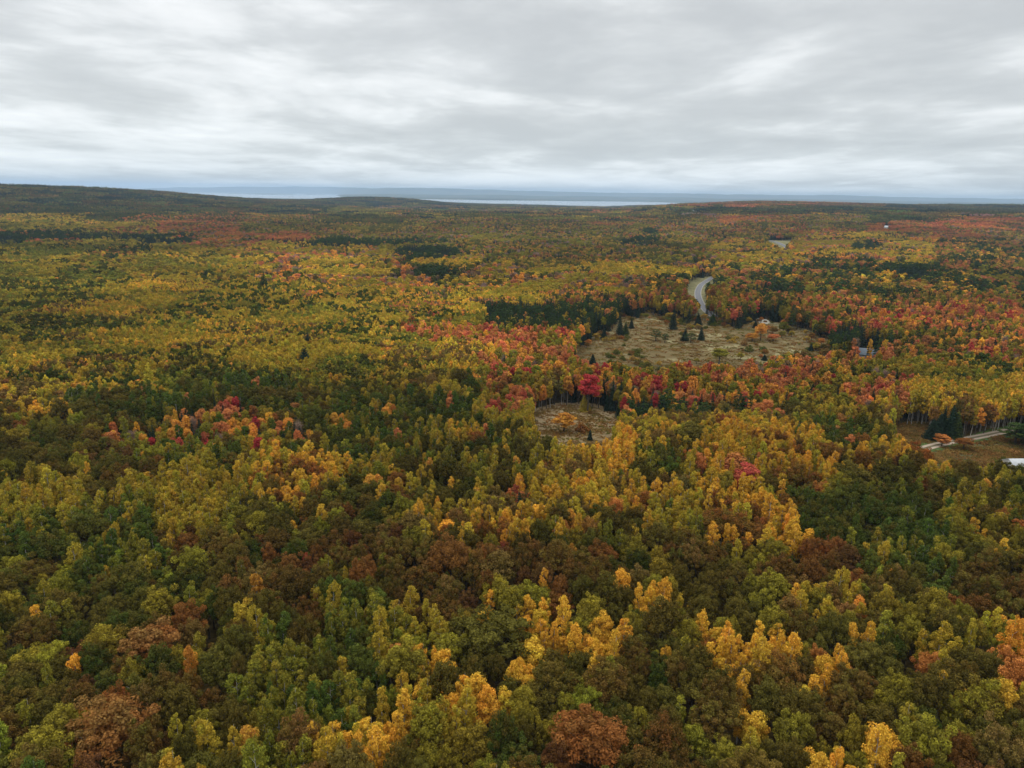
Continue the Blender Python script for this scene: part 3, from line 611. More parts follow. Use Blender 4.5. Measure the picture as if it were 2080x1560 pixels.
HIT = {}
def assign(x, y, z, wl):
    """species index and two colours for every candidate"""
    code, u, v = codes_at(x, y, z); n = len(x); HIT['smooth'] = np.isin(code, list('VvYLt')); HIT['prio'] = (code == 'A') | (code == 'a') | (code == 'R')
    s = 0.5 * vnoise(x, y, wl, 41) + 0.34 * vnoise(x, y, wl * 2.6, 42) + (0.26 if wl < 30 else 0.13) * rng.random(n)
    if wl < 30: s = np.where(HIT['smooth'], 0.5 * vnoise(x, y, 20, 44) + 0.42 * vnoise(x, y, 60, 45) + 0.20 * rng.random(n), s)
    r = np.empty(n); r[np.argsort(s)] = (np.arange(n) + 0.5) / n
    r = (r + 0.37 * vnoise(x, y, 90, 43)) % 1.0
    sp = np.zeros(n, int); ca = np.zeros(n, int); cb = np.zeros(n, int)
    for k_, lst in MIX.items():
        if not lst: continue
        q = code == k_
        if not q.any(): continue
        cum = np.cumsum([w[0] for w in lst]); cum /= cum[-1]
        j = np.minimum(np.searchsorted(cum, r[q]), len(lst) - 1)
        sp[q] = np.array([SPEC.index(w[1]) for w in lst])[j]; ca[q] = np.array([PK.index(w[2]) for w in lst])[j]; cb[q] = np.array([PK.index(w[3]) for w in lst])[j]
    return sp, ca, cb, u, v

def blocked(x, y, z, rad, top):
    bad = np.zeros(len(x), bool)
    for (f, s) in ((0.0, 0), (0.35, -.8), (0.35, .8), (0.6, -1), (0.6, 1), (0.6, 0), (0.85, -.6), (0.85, .6), (0.98, 0), (0.15, 0)):
        u, v = project(x + s * rad, y, z + f * top)
        wu, wv = 84 * (vnoise(u, v, 34, 81) - 0.5), 28 * (vnoise(u, v, 26, 82) - 0.5)
        for j_, poly in enumerate(OPEN): bad |= inpoly(u + wu, v + wv, poly) if j_ == 0 else inpoly(u, v, poly)
    return bad

# ------------------------------------------------------------------ trees standing on their own in the open ground
trees = []   # dict per tree
def put(u, v, sp, h, w, ca, cb, label=None, inside=False):
    # trees rising out of the woods: u, v is where they leave the canopy, not the ground
    inside = inside or label and any(q in label for q in ('slope', 'aspens', 'crimson'))
    x, y = ground_at(u, v, 9.0 if inside else 0.0)
    if inside: h += 6
    h *= 1.25; w = w * 1.25 if w else w
    trees.append(dict(x=x, y=y, sp=sp, sz=h / TOP[sp], sr=w / (2 * RADS[sp]) if w else h / TOP[sp], ca=ca, cb=cb, label=label, own=True))
put(1366, 670, 'spruce', 12.5, 4.2, 'dark green', 'blue-green', 'tallest dark spruce standing alone near the back of the tan meadow')
put(1418, 661, 'spruce', 7.5, 4.0, 'dark green', 'blue-green', 'short dark spruce at the back of the meadow, below the highway bend')
put(1447, 661, 'spruce', 7.0, 5.0, 'dark green', 'deep green', 'stout dark green spruce closest to the highway bend')
put(1332, 693, 'pine', 6.5, 5.2, 'dark green', 'deep green', 'bushy dark pine in the middle of the meadow, first of a pair')
put(1350, 697, 'pine', 5.5, 3.6, 'dark green', 'deep green', 'lower half of the bushy pine pair in the middle of the meadow')
put(1390, 693, 'spruce', 7.2, 3.6, 'dark green', 'blue-green', 'narrow end spruce of the dark clump in the middle of the meadow')
put(1403, 697, 'pine', 5.6, 5.4, 'dark green', 'deep green', 'wide low pine inside the dark clump on the meadow')
put(1424, 692, 'spruce', 7.6, 3.2, 'dark green', 'blue-green', 'pointed spruce closing the dark meadow clump beside the pale grass')
put(1227, 688, 'spruce', 6.0, 3.4, 'dark green', 'blue-green', 'small lone spruce on the brown end of the meadow')
put(1258, 684, 'spruce', 11.5, 4.0, 'dark green', 'blue-green', 'dark spruce at the corner where the conifer stand meets the meadow')
put(1270, 680, 'spruce', 7.5, 3.6, 'dark green', 'deep green', 'smaller spruce tucked against the corner spruce of the meadow')
put(1282, 668, 'spruce', 6, 3.0, 'dark green', 'blue-green', 'little spruce on the pale grass below the conifer stand')
put(1545, 692, 'maple', 9.5, 6.0, 'golden', 'orange', 'lone golden tree at the far end of the meadow')
put(1528, 694, 'maple', 5.0, 6.0, 'golden', 'rust', 'low golden orange tree beside the lone golden tree on the meadow')
put(1570, 694, 'maple', 4.0, 6.0, 'orange', 'coral', 'low orange tree at the foot of the lone golden tree')
put(1590, 682, 'maple', 8.0, 5.0, 'olive', 'green', 'olive rounded tree behind the orange ones at the meadow end')
put(1460, 740, 'maple', 7.5, 7.5, 'olive', 'yellow-green', 'rounded olive tree on the near edge of the meadow')
put(1172, 700, 'aspen', 11, 5.0, 'yellow-green', 'green', 'pale green tree where the forest meets the brown end of the meadow')
put(1145, 878, 'maple', 6.8, 6.8, 'rust', 'golden', 'round rusty gold tree alone in the small clearing')
put(1187, 836, 'spruce', 6.4, 3.6, 'olive-yellow', 'green', 'columnar yellow-green tree on the back edge of the small clearing')
put(1198, 896, 'spruce', 4.2, 1.5, 'dark green', 'blue-green', 'tiny dark spruce spire at the front of the small clearing')
put(1890, 893, 'spruce', 7.5, 4.0, 'dark green', 'blue-green', 'shorter dark spruce beside the small green verge')
put(1906, 889, 'spruce', 8.5, 4.0, 'dark green', 'blue-green', 'dark spruce in the clump above the gravel road')
put(1928, 890, 'spruce', 11.5, 4.6, 'dark green', 'blue-green', 'tallest spruce of the clump standing above the gravel road')
put(1938, 892, 'spruce', 9.5, 4.0, 'dark green', 'deep green', 'outer spruce of the clump, nearest the orange trees by the gravel road')
put(1912, 908, 'maple', 4.4, 4.4, 'rust', 'orange', 'small rusty round tree growing on the edge of the gravel road')
put(1957, 914, 'maple', 4.0, 5.2, 'rust', 'brown', 'low rust brown tree between the gravel road and the brown field')
put(2062, 902, 'pine', 7.2, 7.4, 'dark green', 'deep green', 'big rounded dark pine beside the end of the gravel road')
put(2082, 900, 'pine', 6.4, 6.4, 'dark green', 'deep green', 'second dark pine behind the big one by the gravel road')
put(1968, 876, 'maple', 6.5, 5.0, 'coral', 'orange', 'coral orange tree behind the gravel road')
put(1985, 874, 'maple', 5.0, 4.0, 'orange', 'golden', 'smaller orange tree behind the gravel road')
put(536, 588, 'spruce', 13, 10, 'dark green', 'deep green', 'large dark spruce rising out of the yellow-green slope')
put(420, 566, 'spruce', 8, 10, 'dark green', 'deep green', 'dark spiky conifer on the pale green slope beyond the yellow band')
put(628, 702, 'spruce', 7, 7.0, 'dark green', 'blue-green', 'upper of two dark spruces on the smooth yellow slope')
put(620, 738, 'spruce', 8, 8.0, 'dark green', 'blue-green', 'lower, wider of two dark spruces on the smooth yellow slope')
put(1400, 905, 'oak', 7, 11, 'dark olive', 'olive', 'big dark oak standing among bright yellow aspens')
put(1562, 540, 'maple', 6, 8, 'crimson', 'red', 'single crimson maple in the green woods beyond the highway')

put(1192, 1536, 'oak', 7, 8, 'rust', 'brown', 'rounded red-brown oak cut by the bottom edge of the photo, right of centre', True)
put(225, 1512, 'oak', 7, 8.5, 'rust', 'tan', 'broad copper oak near the bottom corner, its crown turned orange brown', True)
put(312, 1330, 'oak', 6.5, 7.5, 'rust', 'tan', 'small copper-topped oak between dark olive oaks on the lower side', True)
put(1008, 1300, 'oak', 6, 9, 'dark olive', 'olive', 'dark dome-shaped oak ringed by bright golden trees', True)
put(1720, 980, 'oak', 6, 10, 'dark olive', 'olive', 'dark spreading oak in the yellow woods below the gravel road', True)
put(1090, 1052, 'maple', 5, 5, 'yellow', 'golden', 'single bright yellow round tree on the brown oak belt', True)
put(908, 1088, 'maple', 4.5, 5, 'yellow', 'golden', 'small bright yellow round tree half sunk in brown oaks', True)
put(1195, 800, 'maple', 9, 7, 'red', 'crimson', 'tall scarlet maple at the back of the small clearing', True)
put(1515, 972, 'maple', 5, 6, 'crimson', 'coral', 'crimson maple beside an orange one in the yellow aspen stand', True)
put(1495, 948, 'maple', 5, 7, 'orange', 'coral', 'orange maple beside a crimson one in the yellow aspen stand', True)

def ragged_edge():
    W_ = [ground_at(u, v) for u, v in FIELD]; a_ = np.array(W_); c = a_.mean(0); opts = [('maple', 'olive', 'olive-yellow'), ('spruce', 'dark green', 'blue-green'), ('maple', 'rust', 'olive'), ('maple', 'yellow-green', 'olive'), ('maple', 'orange', 'rust'), ('aspen', 'yellow', 'tan'), ('maple', 'dark olive', 'olive')]
    for i in range(105):
        k_ = rng.integers(0, len(W_)); f = rng.random(); p = a_[k_] * (1 - f) + a_[k_ - 1] * f; p = c + (p - c) * (1 - 0.42 * rng.random() ** 1.5)
        sp, ca, cb = opts[rng.integers(0, len(opts))]; h = rng.uniform(2.5, 6.5)
        trees.append(dict(x=float(p[0]), y=float(p[1]), sp=sp, sz=h / TOP[sp], sr=h * rng.uniform(.55, .95) / (2 * RADS[sp]), ca=ca, cb=cb, label=None, own=True))
ragged_edge()
def scatter(d0, d1, step, lateral=1.0):
    xs = np.arange(-0.86 * d1 - 40, 0.86 * d1 + 40, step); ys = np.arange(d0, d1, step)
    X, Y = np.meshgrid(xs, ys); X = X.ravel() + rng.uniform(-.5, .5, X.size) * step; Y = Y.ravel() + rng.uniform(-.5, .5, Y.size) * step
    k_ = (np.abs(X) < 0.80 * Y + 28); return X[k_], Y[k_]

def place_near():
    X, Y = scatter(60, 680, 1.75); Z = height(X, Y)
    sp, ca, cb, u, v = assign(X, Y, Z, 13); pr = ~HIT['prio']; sm = HIT['smooth']
    k_ = (u > -130) & (u < 2210) & (v < 1720); pr = pr[k_]; sm = sm[k_]; X, Y, Z, sp, ca, cb, u, v = [q[k_] for q in (X, Y, Z, sp, ca, cb, u, v)]
    jit = rng.uniform(0.72, 1.2, len(X)) * np.where(sp == 0, rng.uniform(0.58, 0.92, len(X)), rng.uniform(0.68, 0.98, len(X))); rad = np.array([RADS[s] for s in SPEC])[sp] * jit
    tz = jit ** 0.3 * rng.uniform(0.82, 1.16, len(X)) * (0.86 + 0.28 * vnoise(X, Y, 38, 51))
    tz = np.where(sm & (Y > 230), rng.uniform(0.90, 1.0, len(X)) * (0.9 + 0.2 * vnoise(X, Y, 60, 51)), tz)
    bad = blocked(X, Y, Z, rad, np.array([TOP[s] for s in SPEC])[sp] * tz)
    cell = 4.0; H_ = {}
    for t in trees:
        r_ = RADS[t['sp']] * t['sr']; H_.setdefault((int(t['x'] // cell), int(t['y'] // cell)), []).append((t['x'], t['y'], r_))
    order = np.lexsort((rng.random(len(X)), sp, pr)); out = []
    for i in order:
        if bad[i]: continue
        x, y, r = X[i], Y[i], rad[i]; cx, cy = int(x // cell), int(y // cell); ok = True
        for a_ in (cx - 2, cx - 1, cx, cx + 1, cx + 2):
            for b_ in (cy - 2, cy - 1, cy, cy + 1, cy + 2):
                for (qx, qy, qr) in H_.get((a_, b_), ()):
                    m_ = (qr + r) * (0.66 if sm[i] else 0.76)
                    if (qx - x) ** 2 + (qy - y) ** 2 < m_ * m_: ok = False; break
                if not ok: break
            if not ok: break
        if ok:
            H_.setdefault((cx, cy), []).append((x, y, r)); out.append(i)
    out = np.array(out)
    return X[out], Y[out], Z[out], sp[out], ca[out], cb[out], jit[out], tz[out], u[out], v[out]

def place_far(d0, d1, step):
    X, Y = scatter(d0, d1, step); Z = height(X, Y)
    sp, ca, cb, u, v = assign(X, Y, Z, 45)
    jit = rng.uniform(0.8, 1.35, len(X)) * np.where(sp == SPEC.index('oak'), 0.85, np.where(sp == SPEC.index('maple'), 1.25, 1.3))
    tz = rng.uniform(0.8, 1.12, len(X)) * (0.86 + 0.28 * vnoise(X, Y, 70, 52))
    bad = blocked(X, Y, Z, 2.5 + 0 * X, 13 * tz) | (u < -100) | (u > 2180) | (Z < WATER + 1)
    return [q[~bad] for q in (X, Y, Z, sp, ca, cb, jit, tz, u, v)]

A_ = place_near(); B_ = place_far(680, 2300, 6.2)
print('near', len(A_[0]), 'mid', len(B_[0]))

# ------------------------------------------------------------------ which trees become objects of their own
ONES = ['', 'one', 'two', 'three', 'four', 'five', 'six', 'seven', 'eight', 'nine', 'ten', 'eleven', 'twelve', 'thirteen', 'fourteen', 'fifteen', 'sixteen', 'seventeen', 'eighteen', 'nineteen']
TENS = ['', '', 'twenty', 'thirty', 'forty', 'fifty', 'sixty', 'seventy', 'eighty', 'ninety']
def say(n):
    n = int(min(max(n, 0), 99))
    if n == 0: return 'zero'
    return ONES[n] if n < 20 else TENS[n // 10] + ('-' + ONES[n % 10] if n % 10 else '')
LIM = 290
own = {s: [] for s in SPEC}
for t in trees: own[t['sp']].append(t)
near_stuff = []
x, y, z, sp, ca, cb, jit, tz, u, v = A_
dist = np.hypot(x, y); infr = (u > 2) & (u < 2078) & (v < 1553)
for si, s in enumerate(SPEC):
    idx = np.where((sp == si) & infr)[0]; idx = idx[np.argsort(dist[idx] / (jit[idx] ** 0.5))]
    pick = idx[:LIM - len(own[s])]
    for i in pick: own[s].append(dict(x=float(x[i]), y=float(y[i]), sp=s, sz=float(tz[i]), sr=float(jit[i]), ca=PK[ca[i]], cb=PK[cb[i]], label=None, i=int(i)))
    chosen = np.zeros(len(x), bool); chosen[pick] = True
    near_stuff.append(np.where((sp == si) & ~chosen)[0])
owned = [t for s in SPEC for t in own[s]]
PX = np.array([[t['x'], t['y']] for t in owned])
used = set(t['label'] for t in owned if t['label'])
GROUP = {'oak': 'oaks of the forest', 'maple': 'maples of the forest', 'pine': 'pines of the forest', 'spruce': 'spruces of the forest', 'bare': 'bare grey trees of the forest', 'aspen': 'aspens of the forest'}
PLAIN = {'bare': 'bare tree'}
def jitter_col(c, s=0.12):
    f = math.exp(random.gauss(0, s)); h = random.gauss(0, s * 0.5)
    return [max(0.004, c[0] * f * (1 + h)), max(0.004, c[1] * f * (1 - h * 0.5)), max(0.003, c[2] * f)]
for n_, t in enumerate(owned):
    s = t['sp']; zz = float(height(t['x'], t['y']))
    root = bpy.data.objects.new(NAME[s], None); COL.objects.link(root)
    root.empty_display_size = 0.5
    root.location = (t['x'], t['y'], zz); root.rotation_euler = (random.gauss(0, .03), random.gauss(0, .03), random.uniform(0, 6.28))
    root.scale = (t['sr'], t['sr'], t['sz'])
    if not t['label']:
        d2 = ((PX - PX[n_]) ** 2).sum(1); nb = [owned[j] for j in np.argsort(d2)[1:9]]
        nn = next((q for q in nb if (q['ca'], q['sp']) != (t['ca'], s)), nb[0])
        uu, vv = project(t['x'], t['y'], zz + 0.8 * TOP[s] * t['sz']); pu, pv = say(round(float(uu) / 20.8)), say(round(float(vv) / 15.6))
        kind = PLAIN.get(s, s); nk = PLAIN.get(nn['sp'], nn['sp'])
        art = 'an' if nn['ca'][0] in 'aeiou' else 'a'
        size = 'small ' if t['sr'] < 0.85 else ('broad ' if t['sr'] > 1.1 else '')
        tail = f"{pu} percent across, {pv} percent down"
        same = nn['ca'] == t['ca'] and nn['sp'] == s
        opts = [f"{size}{t['ca']} {kind} " + (f"beside {art} {nn['ca']} {nk}" if not same else f"among its own kind") + f", {tail}",
                f"{size}{t['ca']} {kind} tinged {t['cb']}, {tail}", f"{t['ca']} {kind} turning {t['cb']}, {tail}", f"{'taller' if t['sz'] > 1 else 'shorter'} {t['ca']} {kind} of two, {tail}",
                f"{'wider' if t['sr'] > .97 else 'narrower'} {t['ca']} {kind} of two, {tail}", f"half hidden {t['ca']} {kind}, {tail}", f"{t['ca']} {kind} pressed close to its neighbour, {tail}"]
        t['label'] = next((o_ for o_ in opts if o_ not in used), opts[0]); used.add(t['label'])
    root['label'] = t['label']; root['category'] = 'tree'
    root['group'] = GROUP[s]
    tr = link('trunk', TRUNK[s], root)
    cr = link('crown', CROWN[s][n_ % NVAR[s]], root)
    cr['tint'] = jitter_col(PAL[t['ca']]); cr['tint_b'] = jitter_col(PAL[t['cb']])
print('own', {s: len(own[s]) for s in SPEC})

# ------------------------------------------------------------------ the rest of each kind: one object that scatters copies of the same trees
def tone(x, y): return np.exp(0.42 * (vnoise(x, y, 55, 71) - 0.5) + 0.55 * (vnoise(x, y, 210, 72) - 0.5))
def tint_of(idx, s=0.13, P=None):
    base = np.array([PAL[k_] for k_ in PK])[idx]; n = len(idx)
    if P is not None: base = base * tone(P[:, 0], P[:, 1])[:, None]
    f = np.exp(rng.normal(0, s, (n, 1))); h = rng.normal(0, s * 0.5, n)
    base = base * f; base[:, 0] *= 1 + h; base[:, 1] *= 1 - h * 0.5
    return np.c_[np.clip(base, 0.003, 1), np.ones(n)]

def scatter_object(name, P, rot, scl, tint, tintb, var, sources, label, cat):
    """sources: list of lists of meshes; points with var == i carry copies of sources[i]"""
    me = mesh_np(name, P, [], None, {'rot': ('FLOAT_VECTOR', rot), 'scl': ('FLOAT_VECTOR', scl), 'tint': ('FLOAT_COLOR', tint), 'tint_b': ('FLOAT_COLOR', tintb), 'variant': ('INT', var)})
    o = link(name, me, kind='stuff', label=label, category=cat)
    ng = bpy.data.node_groups.new(name + '_nodes', 'GeometryNodeTree')
    ng.interface.new_socket('Geometry', in_out='INPUT', socket_type='NodeSocketGeometry')
    ng.interface.new_socket('Geometry', in_out='OUTPUT', socket_type='NodeSocketGeometry')
    N_ = ng.nodes; L_ = ng.links
    gi = N_.new('NodeGroupInput'); go = N_.new('NodeGroupOutput'); jn = N_.new('GeometryNodeJoinGeometry')
    def attr(nm, typ):
        a_ = N_.new('GeometryNodeInputNamedAttribute'); a_.data_type = typ; a_.inputs['Name'].default_value = nm
        return next(q for q in a_.outputs if q.enabled and q.name == 'Attribute')
    ar, as_, av = attr('rot', 'FLOAT_VECTOR'), attr('scl', 'FLOAT_VECTOR'), attr('variant', 'INT')
    for i, ms in enumerate(sources):
        cmp_ = N_.new('FunctionNodeCompare'); cmp_.data_type = 'INT'; cmp_.operation = 'EQUAL'
        ins = [q for q in cmp_.inputs if q.enabled]; L_.new(av, ins[0]); ins[1].default_value = i
        ip = N_.new('GeometryNodeInstanceOnPoints'); L_.new(gi.outputs[0], ip.inputs['Points']); L_.new(cmp_.outputs[0], ip.inputs['Selection'])
        j2 = N_.new('GeometryNodeJoinGeometry')
        for me_ in ms:
            so = SRC.get(me_.name)
            if so is None: so = SRC[me_.name] = bpy.data.objects.new(me_.name, me_)
            oi = N_.new('GeometryNodeObjectInfo'); oi.transform_space = 'ORIGINAL'; oi.inputs['Object'].default_value = so
            L_.new(oi.outputs['Geometry'], j2.inputs[0])
        L_.new(j2.outputs[0], ip.inputs['Instance']); L_.new(ar, ip.inputs['Rotation']); L_.new(as_, ip.inputs['Scale'])
        L_.new(ip.outputs[0], jn.inputs[0])
    L_.new(jn.outputs[0], go.inputs[0])
    md = o.modifiers.new('scatter', 'NODES'); md.node_group = ng
    return o
SRC = {}
STUFF = {'oak': ('oak_woods', 'oak woods with dark green and brown crowns filling the forest'), 'maple': ('maple_woods', 'mixed red, orange and yellow-green maple woods'), 'pine': ('pine_woods', 'dark pine woods among the autumn colours'),
         'spruce': ('spruce_woods', 'dark spruce stands among the autumn colours'), 'bare': ('bare_woods', 'grey leafless trees among the maples'), 'aspen': ('aspen_woods', 'yellow and green aspen woods filling the forest')}
for si, s in enumerate(SPEC):
    if s == 'shrub': continue
    ia = near_stuff[si]; ib = np.where(B_[3] == si)[0]
    q = [np.concatenate([A_[k_][ia], B_[k_][ib]]) for k_ in range(10)]
    n = len(q[0])
    if n == 0: continue
    d = np.hypot(q[0], q[1]); nv = NVAR[s]
    var = np.where(d < 330, rng.integers(0, nv, n), nv + rng.integers(0, 3, n)).astype(np.int32)
    rot = np.c_[rng.normal(0, .03, (n, 2)), rng.uniform(0, 6.28, n)]; scl = np.c_[q[6], q[6], q[7]]
    if s in STUFF:
        scatter_object(STUFF[s][0], np.c_[q[0], q[1], q[2]], rot, scl, tint_of(q[4], .16, np.c_[q[0], q[1]]), tint_of(q[5], .16, np.c_[q[0], q[1]]), var,
                       [[m_, TRUNK[s]] for m_ in CROWN[s]] + [[m_, TRUNK[s]] for m_ in LOD[s]], STUFF[s][1], 'trees')

# ------------------------------------------------------------------ the far woods: patches of many crowns
def far_patch(seed):
    g = Geo(); n = 62; half = 28
    for _ in range(n):
        cx, cy = rng.uniform(-half, half, 2); R = rng.uniform(2.6, 4.6); H = rng.uniform(10, 16); con = rng.random() < 0.14
        m_ = 46; d = unit(m_); d[:, 2] = np.abs(d[:, 2]) * 1.0 - 0.15
        if con:
            t = rng.random(m_); P = np.stack([cx + d[:, 0] * 2.2 * (1 - t), cy + d[:, 1] * 2.2 * (1 - t), 3 + (H + 1) * t], -1)
            g.leaves(P, d + [0, 0, .5], 1.3, 0.0, 0.0, 1.3)
        else:
            P = np.array([cx, cy, H - 3.0]) + d * [R, R, 3.2] * rng.uniform(.8, 1, (m_, 1))
            g.leaves(P, d + [0, 0, .4] + 0.35 * rng.normal(size=(m_, 3)), 1.9, rng.random(m_) * 0.5 + 0.35 * rng.random(), rng.random(), 1.2)
    return g.mesh('far_patch', M_LEAF)
FP = [far_patch(i) for i in range(6)]
def place_patches():
    out = []
    for (d0, d1, st, sc) in ((2260, 4200, 46, 1.0), (4200, 8200, 66, 1.35)):
        X, Y = scatter(d0, d1, st); Z = height(X, Y); out.append(np.c_[X, Y, Z, np.full(len(X), sc)])
    P = np.concatenate(out); P = P[P[:, 2] > WATER + 2]
    sp, ca, cb, u, v = assign(P[:, 0], P[:, 1], P[:, 2], 260)
    bad = blocked(P[:, 0], P[:, 1], P[:, 2], 8 + 0 * u, 12 + 0 * u) | (u < -80) | (u > 2160)
    k_ = ~bad; P = P[k_]; n = len(P); sp, ca, cb = sp[k_], ca[k_], cb[k_]
    cb = np.where(rng.random(n) < 0.5, PK.index('olive'), cb)
    rot = np.c_[np.zeros((n, 2)), rng.uniform(0, 6.28, n)]; s_ = P[:, 3]
    scl = np.c_[s_, s_, rng.uniform(0.8, 1.15, n)]
    print('patches', n)
    scatter_object('distant_forest', P[:, :3], rot, scl, tint_of(ca, .28, P), tint_of(cb, .28, P), rng.integers(0, 6, n).astype(np.int32), [[m_] for m_ in FP], 'far-off forest reaching to the lake, too distant to tell its trees apart', 'forest')
place_patches()

# ------------------------------------------------------------------ shrubs in the meadow and clearings
def shrubs():
    spots = []
    world = [[ground_at(u, v) for u, v in P] for P in (FIELD, CLEARING, PAST_B)]
    for W_, n, lo in ((world[0], 210, 0), (world[1], 3, 0), (world[2], 12, 0)):
        a_ = np.array(W_); mn, mx_ = a_.min(0), a_.max(0); c = 0
        while c < n:
            p = rng.uniform(mn, mx_)
            if not inpoly(np.array([p[0]]), np.array([p[1]]), W_)[0]: c += 0.02; continue
            if vnoise(p[0], p[1], 26, 61) < 0.56 and n > 50: c += 0.02; continue
            spots.append(p); c += 1
    cols = [('olive', 'dark olive'), ('dark olive', 'green'), ('rust', 'brown'), ('brown', 'tan'), ('tan', 'olive-yellow'), ('deep green', 'olive')]
    for i, p in enumerate(spots[:236]):
        ca, cb = cols[rng.integers(0, len(cols))]; zz = float(height(p[0], p[1])); sc = rng.uniform(0.5, 1.5)
        u, v = project(p[0], p[1], zz + 1); root = bpy.data.objects.new('shrub', None); COL.objects.link(root)
        root.location = (p[0], p[1], zz + 0.2); root.scale = (sc * 1.25, sc * 1.25, sc); root.rotation_euler = (0, 0, random.uniform(0, 6.28))
        where = 'meadow' if v < 795 else ('small clearing' if u < 1500 else 'brown field')
        lab = f"{'small ' if sc < .9 else ''}{ca} shrub on the {where}, {say(round(float(u) / 20.8))} percent across and {say(round(float(v) / 15.6))} percent down"
        for alt in (f"{ca} bush tinged {cb}, ", f"rounded {ca} bush of two, ", f"{ca} bush touching another, ", f"{'wider' if sc > 1 else 'lower'} {ca} bush of three, "):
            if lab not in used: break
            lab = alt + f"{where}, {say(round(float(u) / 20.8))} percent across, {say(round(float(v) / 15.6))} percent down"
        used.add(lab); root['label'] = lab; root['category'] = 'shrub'; root['group'] = 'shrubs on the open ground'
        link('stems', TRUNK['shrub'], root); cr = link('foliage', CROWN['shrub'][i % 3], root)
        cr['tint'] = jitter_col(PAL[ca]); cr['tint_b'] = jitter_col(PAL[cb])
shrubs()

def tussocks():
    g = Geo()
    for _ in range(16):
        p = rng.normal(size=2) * 0.8; clump(g, (p[0], p[1], 0.12), 0.32, 22, 0.2, 0.7, 1.2, b=rng.random())
    me = g.mesh('tussock', M_LEAF); pts = []
    for P, n in ((FIELD, 3800), (CLEARING, 600), (PAST_A, 500), (PAST_B, 1500), (VERGE, 300)):
        W_ = np.array([ground_at(u, v) for u, v in P]); q = rng.uniform(W_.min(0), W_.max(0), (n * 2, 2))
        q = q[inpoly(q[:, 0], q[:, 1], [tuple(w) for w in W_])][:n]; q = q[rng.random(len(q)) < 0.25 + 0.75 * vnoise(q[:, 0], q[:, 1], 12, 62)]
        pts.append(q)
    P = np.concatenate(pts); n = len(P)
    for C_, w_ in ((GR_C, 3.0), (HW_C, 7.0)):
        d = np.min(np.hypot(P[:, None, 0] - C_[None, :, 0], P[:, None, 1] - C_[None, :, 1]), 1); P = P[d > w_]
    n = len(P); ca = np.array([PK.index(c) for c in ('tan', 'olive', 'tan', 'brown', 'tan')])[rng.integers(0, 5, n)]
    sc = rng.uniform(0.5, 1.5, (n, 1))
    scatter_object('dry_grass', np.c_[P, height(P[:, 0], P[:, 1]) + 0.3], np.c_[np.zeros((n, 2)), rng.uniform(0, 6, n)], sc * [1, 1, 0.9], tint_of(ca, .2), tint_of(ca, .2), np.zeros(n, np.int32), [[me]], 'tufts of dry grass and weeds over the meadow and clearings', 'grass')
tussocks()

# ------------------------------------------------------------------ buildings
def plain(name, col, rough=0.7, nz=0.15, scale=1.2, metal=0.0):
    m, k = mat(name); tc = k.n('ShaderNodeTexCoord'); n_ = k.n('ShaderNodeTexNoise', Vector=(tc, 'Object'), Scale=scale, Detail=5.0)
    s_ = k.math('MULTIPLY_ADD', n_, nz * 2, 1 - nz); c = k.n('ShaderNodeVectorMath', {'operation': 'SCALE'}, i0=tuple(col), Scale=s_)
    b = k.n('ShaderNodeBsdfPrincipled', Base_Color=c, Roughness=rough, Metallic=metal); k.n('ShaderNodeOutputMaterial', Surface=b); return m
M_WHITE = plain('white_paint', (0.75, 0.75, 0.73)); M_WMETAL = plain('white_metal_roof', (0.55, 0.57, 0.58), 0.5, 0.25, 0.6); M_BROOF = plain('blue_grey_shingles', (0.13, 0.16, 0.19), 0.6, 0.3)
M_GREYW = plain('grey_siding', (0.28, 0.29, 0.29)); M_DARKGL = plain('window_glass', (0.03, 0.035, 0.04), 0.15); M_DOOR = plain('door_paint', (0.16, 0.12, 0.09)); M_BRICK = plain('brick', (0.3, 0.13, 0.09))
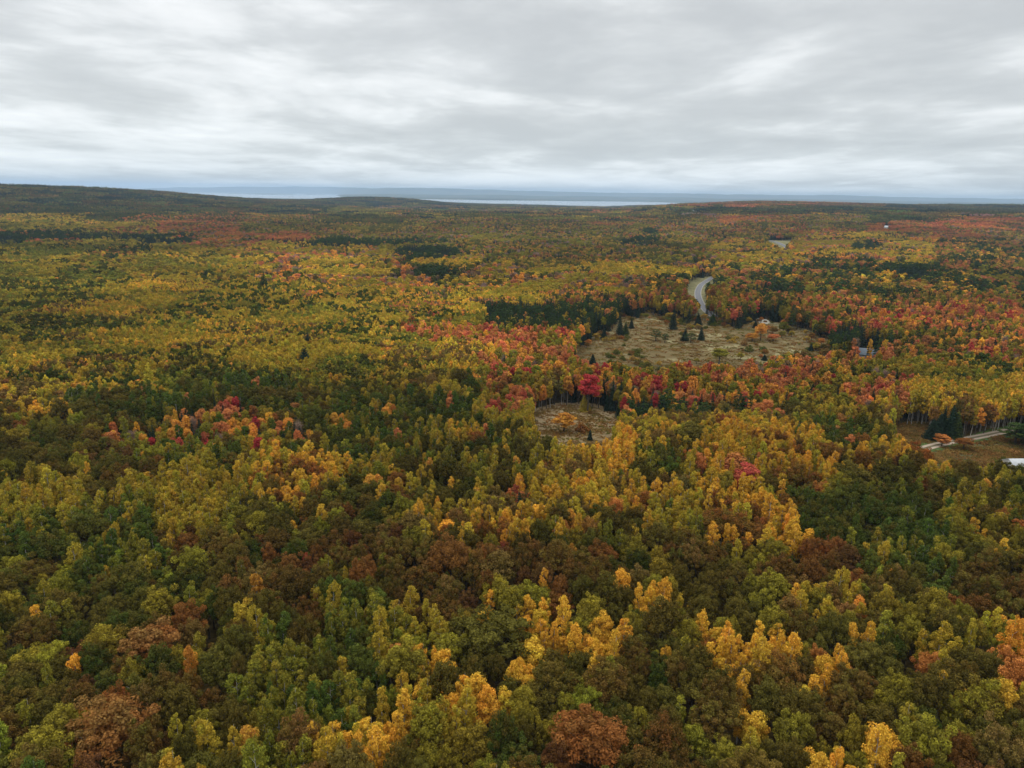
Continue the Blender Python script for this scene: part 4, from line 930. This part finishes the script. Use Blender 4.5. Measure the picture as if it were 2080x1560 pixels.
def house(name, u, v, L, Wd, Hh, rise, rot, wallm, roofm, label, cat, windows=3, chimney=False, lean=False):
    x, y = ground_at(u, v); root = bpy.data.objects.new(name, None); COL.objects.link(root); root.location = (x, y, float(height(x, y)) - 0.2); root.rotation_euler = (0, 0, math.radians(rot))
    root['label'] = label; root['category'] = cat
    g = Geo(); l, w = L / 2, Wd / 2
    g.add([(-l, -w, 0), (l, -w, 0), (l, w, 0), (-l, w, 0), (-l, -w, Hh), (l, -w, Hh), (l, w, Hh), (-l, w, Hh)], [[0, 1, 5, 4], [1, 2, 6, 5], [2, 3, 7, 6], [3, 0, 4, 7]])
    g.add([(-l, -w, Hh), (-l, w, Hh), (-l, 0, Hh + rise), (-l, 0, Hh + rise), (l, -w, Hh), (l, w, Hh), (l, 0, Hh + rise), (l, 0, Hh + rise)], [[0, 1, 2, 3], [5, 4, 7, 6]])
    link('wall', g.mesh(name + '_wall', wallm), root)
    g = Geo(); o_ = 0.45; th = 0.16; sl_ = rise / w
    for s_ in (-1, 1):
        ye, ze = s_ * (w + o_), Hh - sl_ * o_ + 0.04
        a_ = [(-l - o_, ye, ze), (l + o_, ye, ze), (l + o_, 0, Hh + rise + 0.04), (-l - o_, 0, Hh + rise + 0.04)]
        g.add(a_ + [(p[0], p[1], p[2] + th) for p in a_], [[3, 2, 1, 0], [4, 5, 6, 7], [0, 1, 5, 4], [1, 2, 6, 5], [3, 0, 4, 7]])
    rf = link('roof', g.mesh(name + '_roof', roofm), root)
    if chimney:
        g = Geo(); g.box(l * .3, -.4, Hh + rise * .6, l * .3 + .8, .4, Hh + rise + 1.2); link('chimney', g.mesh('chimney', M_BRICK), rf)
    for i in range(windows):
        cx = -l + L * (i + 0.5) / windows
        if i == windows // 2:
            g = Geo(); g.box(cx - .5, -w - .06, 0.1, cx + .5, -w + .02, 2.2); link('door', g.mesh('door', M_DOOR), root)
        else:
            g = Geo(); g.box(cx - .6, -w - .05, 1.0, cx + .6, -w + .02, 2.2); wn = link('window', g.mesh('window', M_WHITE), root)
            g = Geo(); g.box(cx - .5, -w - .07, 1.1, cx + .5, -w - .052, 2.1); link('pane', g.mesh('pane', M_DARKGL), wn)
    return root
house('farmhouse', 1764, 729, 12, 9, 3.4, 3.0, -24, M_GREYW, M_BROOF, 'house with blue-grey roof almost hidden among dark spruces beyond the meadow', 'house', 3, True)
house('garden_shed', 1726, 734, 5.2, 3, 2.9, 0.8, 5, M_WHITE, M_WMETAL, 'tiny white-roofed shed behind the tree tops near the blue-roofed house', 'shed', 2)
house('white_shed', 1296, 848, 3.2, 2.4, 2.5, 0.6, 8, M_WHITE, M_WMETAL, 'tiny white shed at the foot of the dark spruces beside the small clearing', 'shed', 2)
house('pole_barn', 2098, 962, 20, 8, 4, 1.9, 4, M_WHITE, M_WMETAL, 'long white-roofed barn half hidden by yellow aspens below the brown field', 'barn', 4)
house('distant_barn', 1411, 429.5, 17, 9, 3.5, 2.2, 10, M_WHITE, M_WMETAL, 'tiny white barn far off near the lake shore', 'barn', 4)
house('distant_farm', 1800, 464, 15, 9, 4, 3, -6, M_WHITE, M_WMETAL, 'far white-roofed farmhouse in the orange woods of the plateau', 'house', 4)
house('roadside_cabin', 1497, 492, 12, 8, 4, 3, 0, M_WHITE, M_WMETAL, 'tiny pale cabin in the trees near the far highway', 'cabin', 3)

# ------------------------------------------------------------------ haze
def haze():
    g = Geo(); g.box(-45000, -45000, -130, 45000, 45000, 330)
    m = bpy.data.materials.new('haze_air'); m.use_nodes = True; k = NT(m.node_tree)
    pv = k.n('ShaderNodeVolumePrincipled', Color=(0.50, 0.68, 0.90, 1), Density=HAZE, Anisotropy=0.2)
    out = k.n('ShaderNodeOutputMaterial'); k.t.links.new(pv.outputs[0], out.inputs['Volume'])
    try: m.volume_intersection_method
    except Exception: pass
    o = link('haze', g.mesh('haze', m), kind='stuff', label='thin blue autumn haze over the whole landscape', category='haze')
HAZE = 4.4e-5
haze()
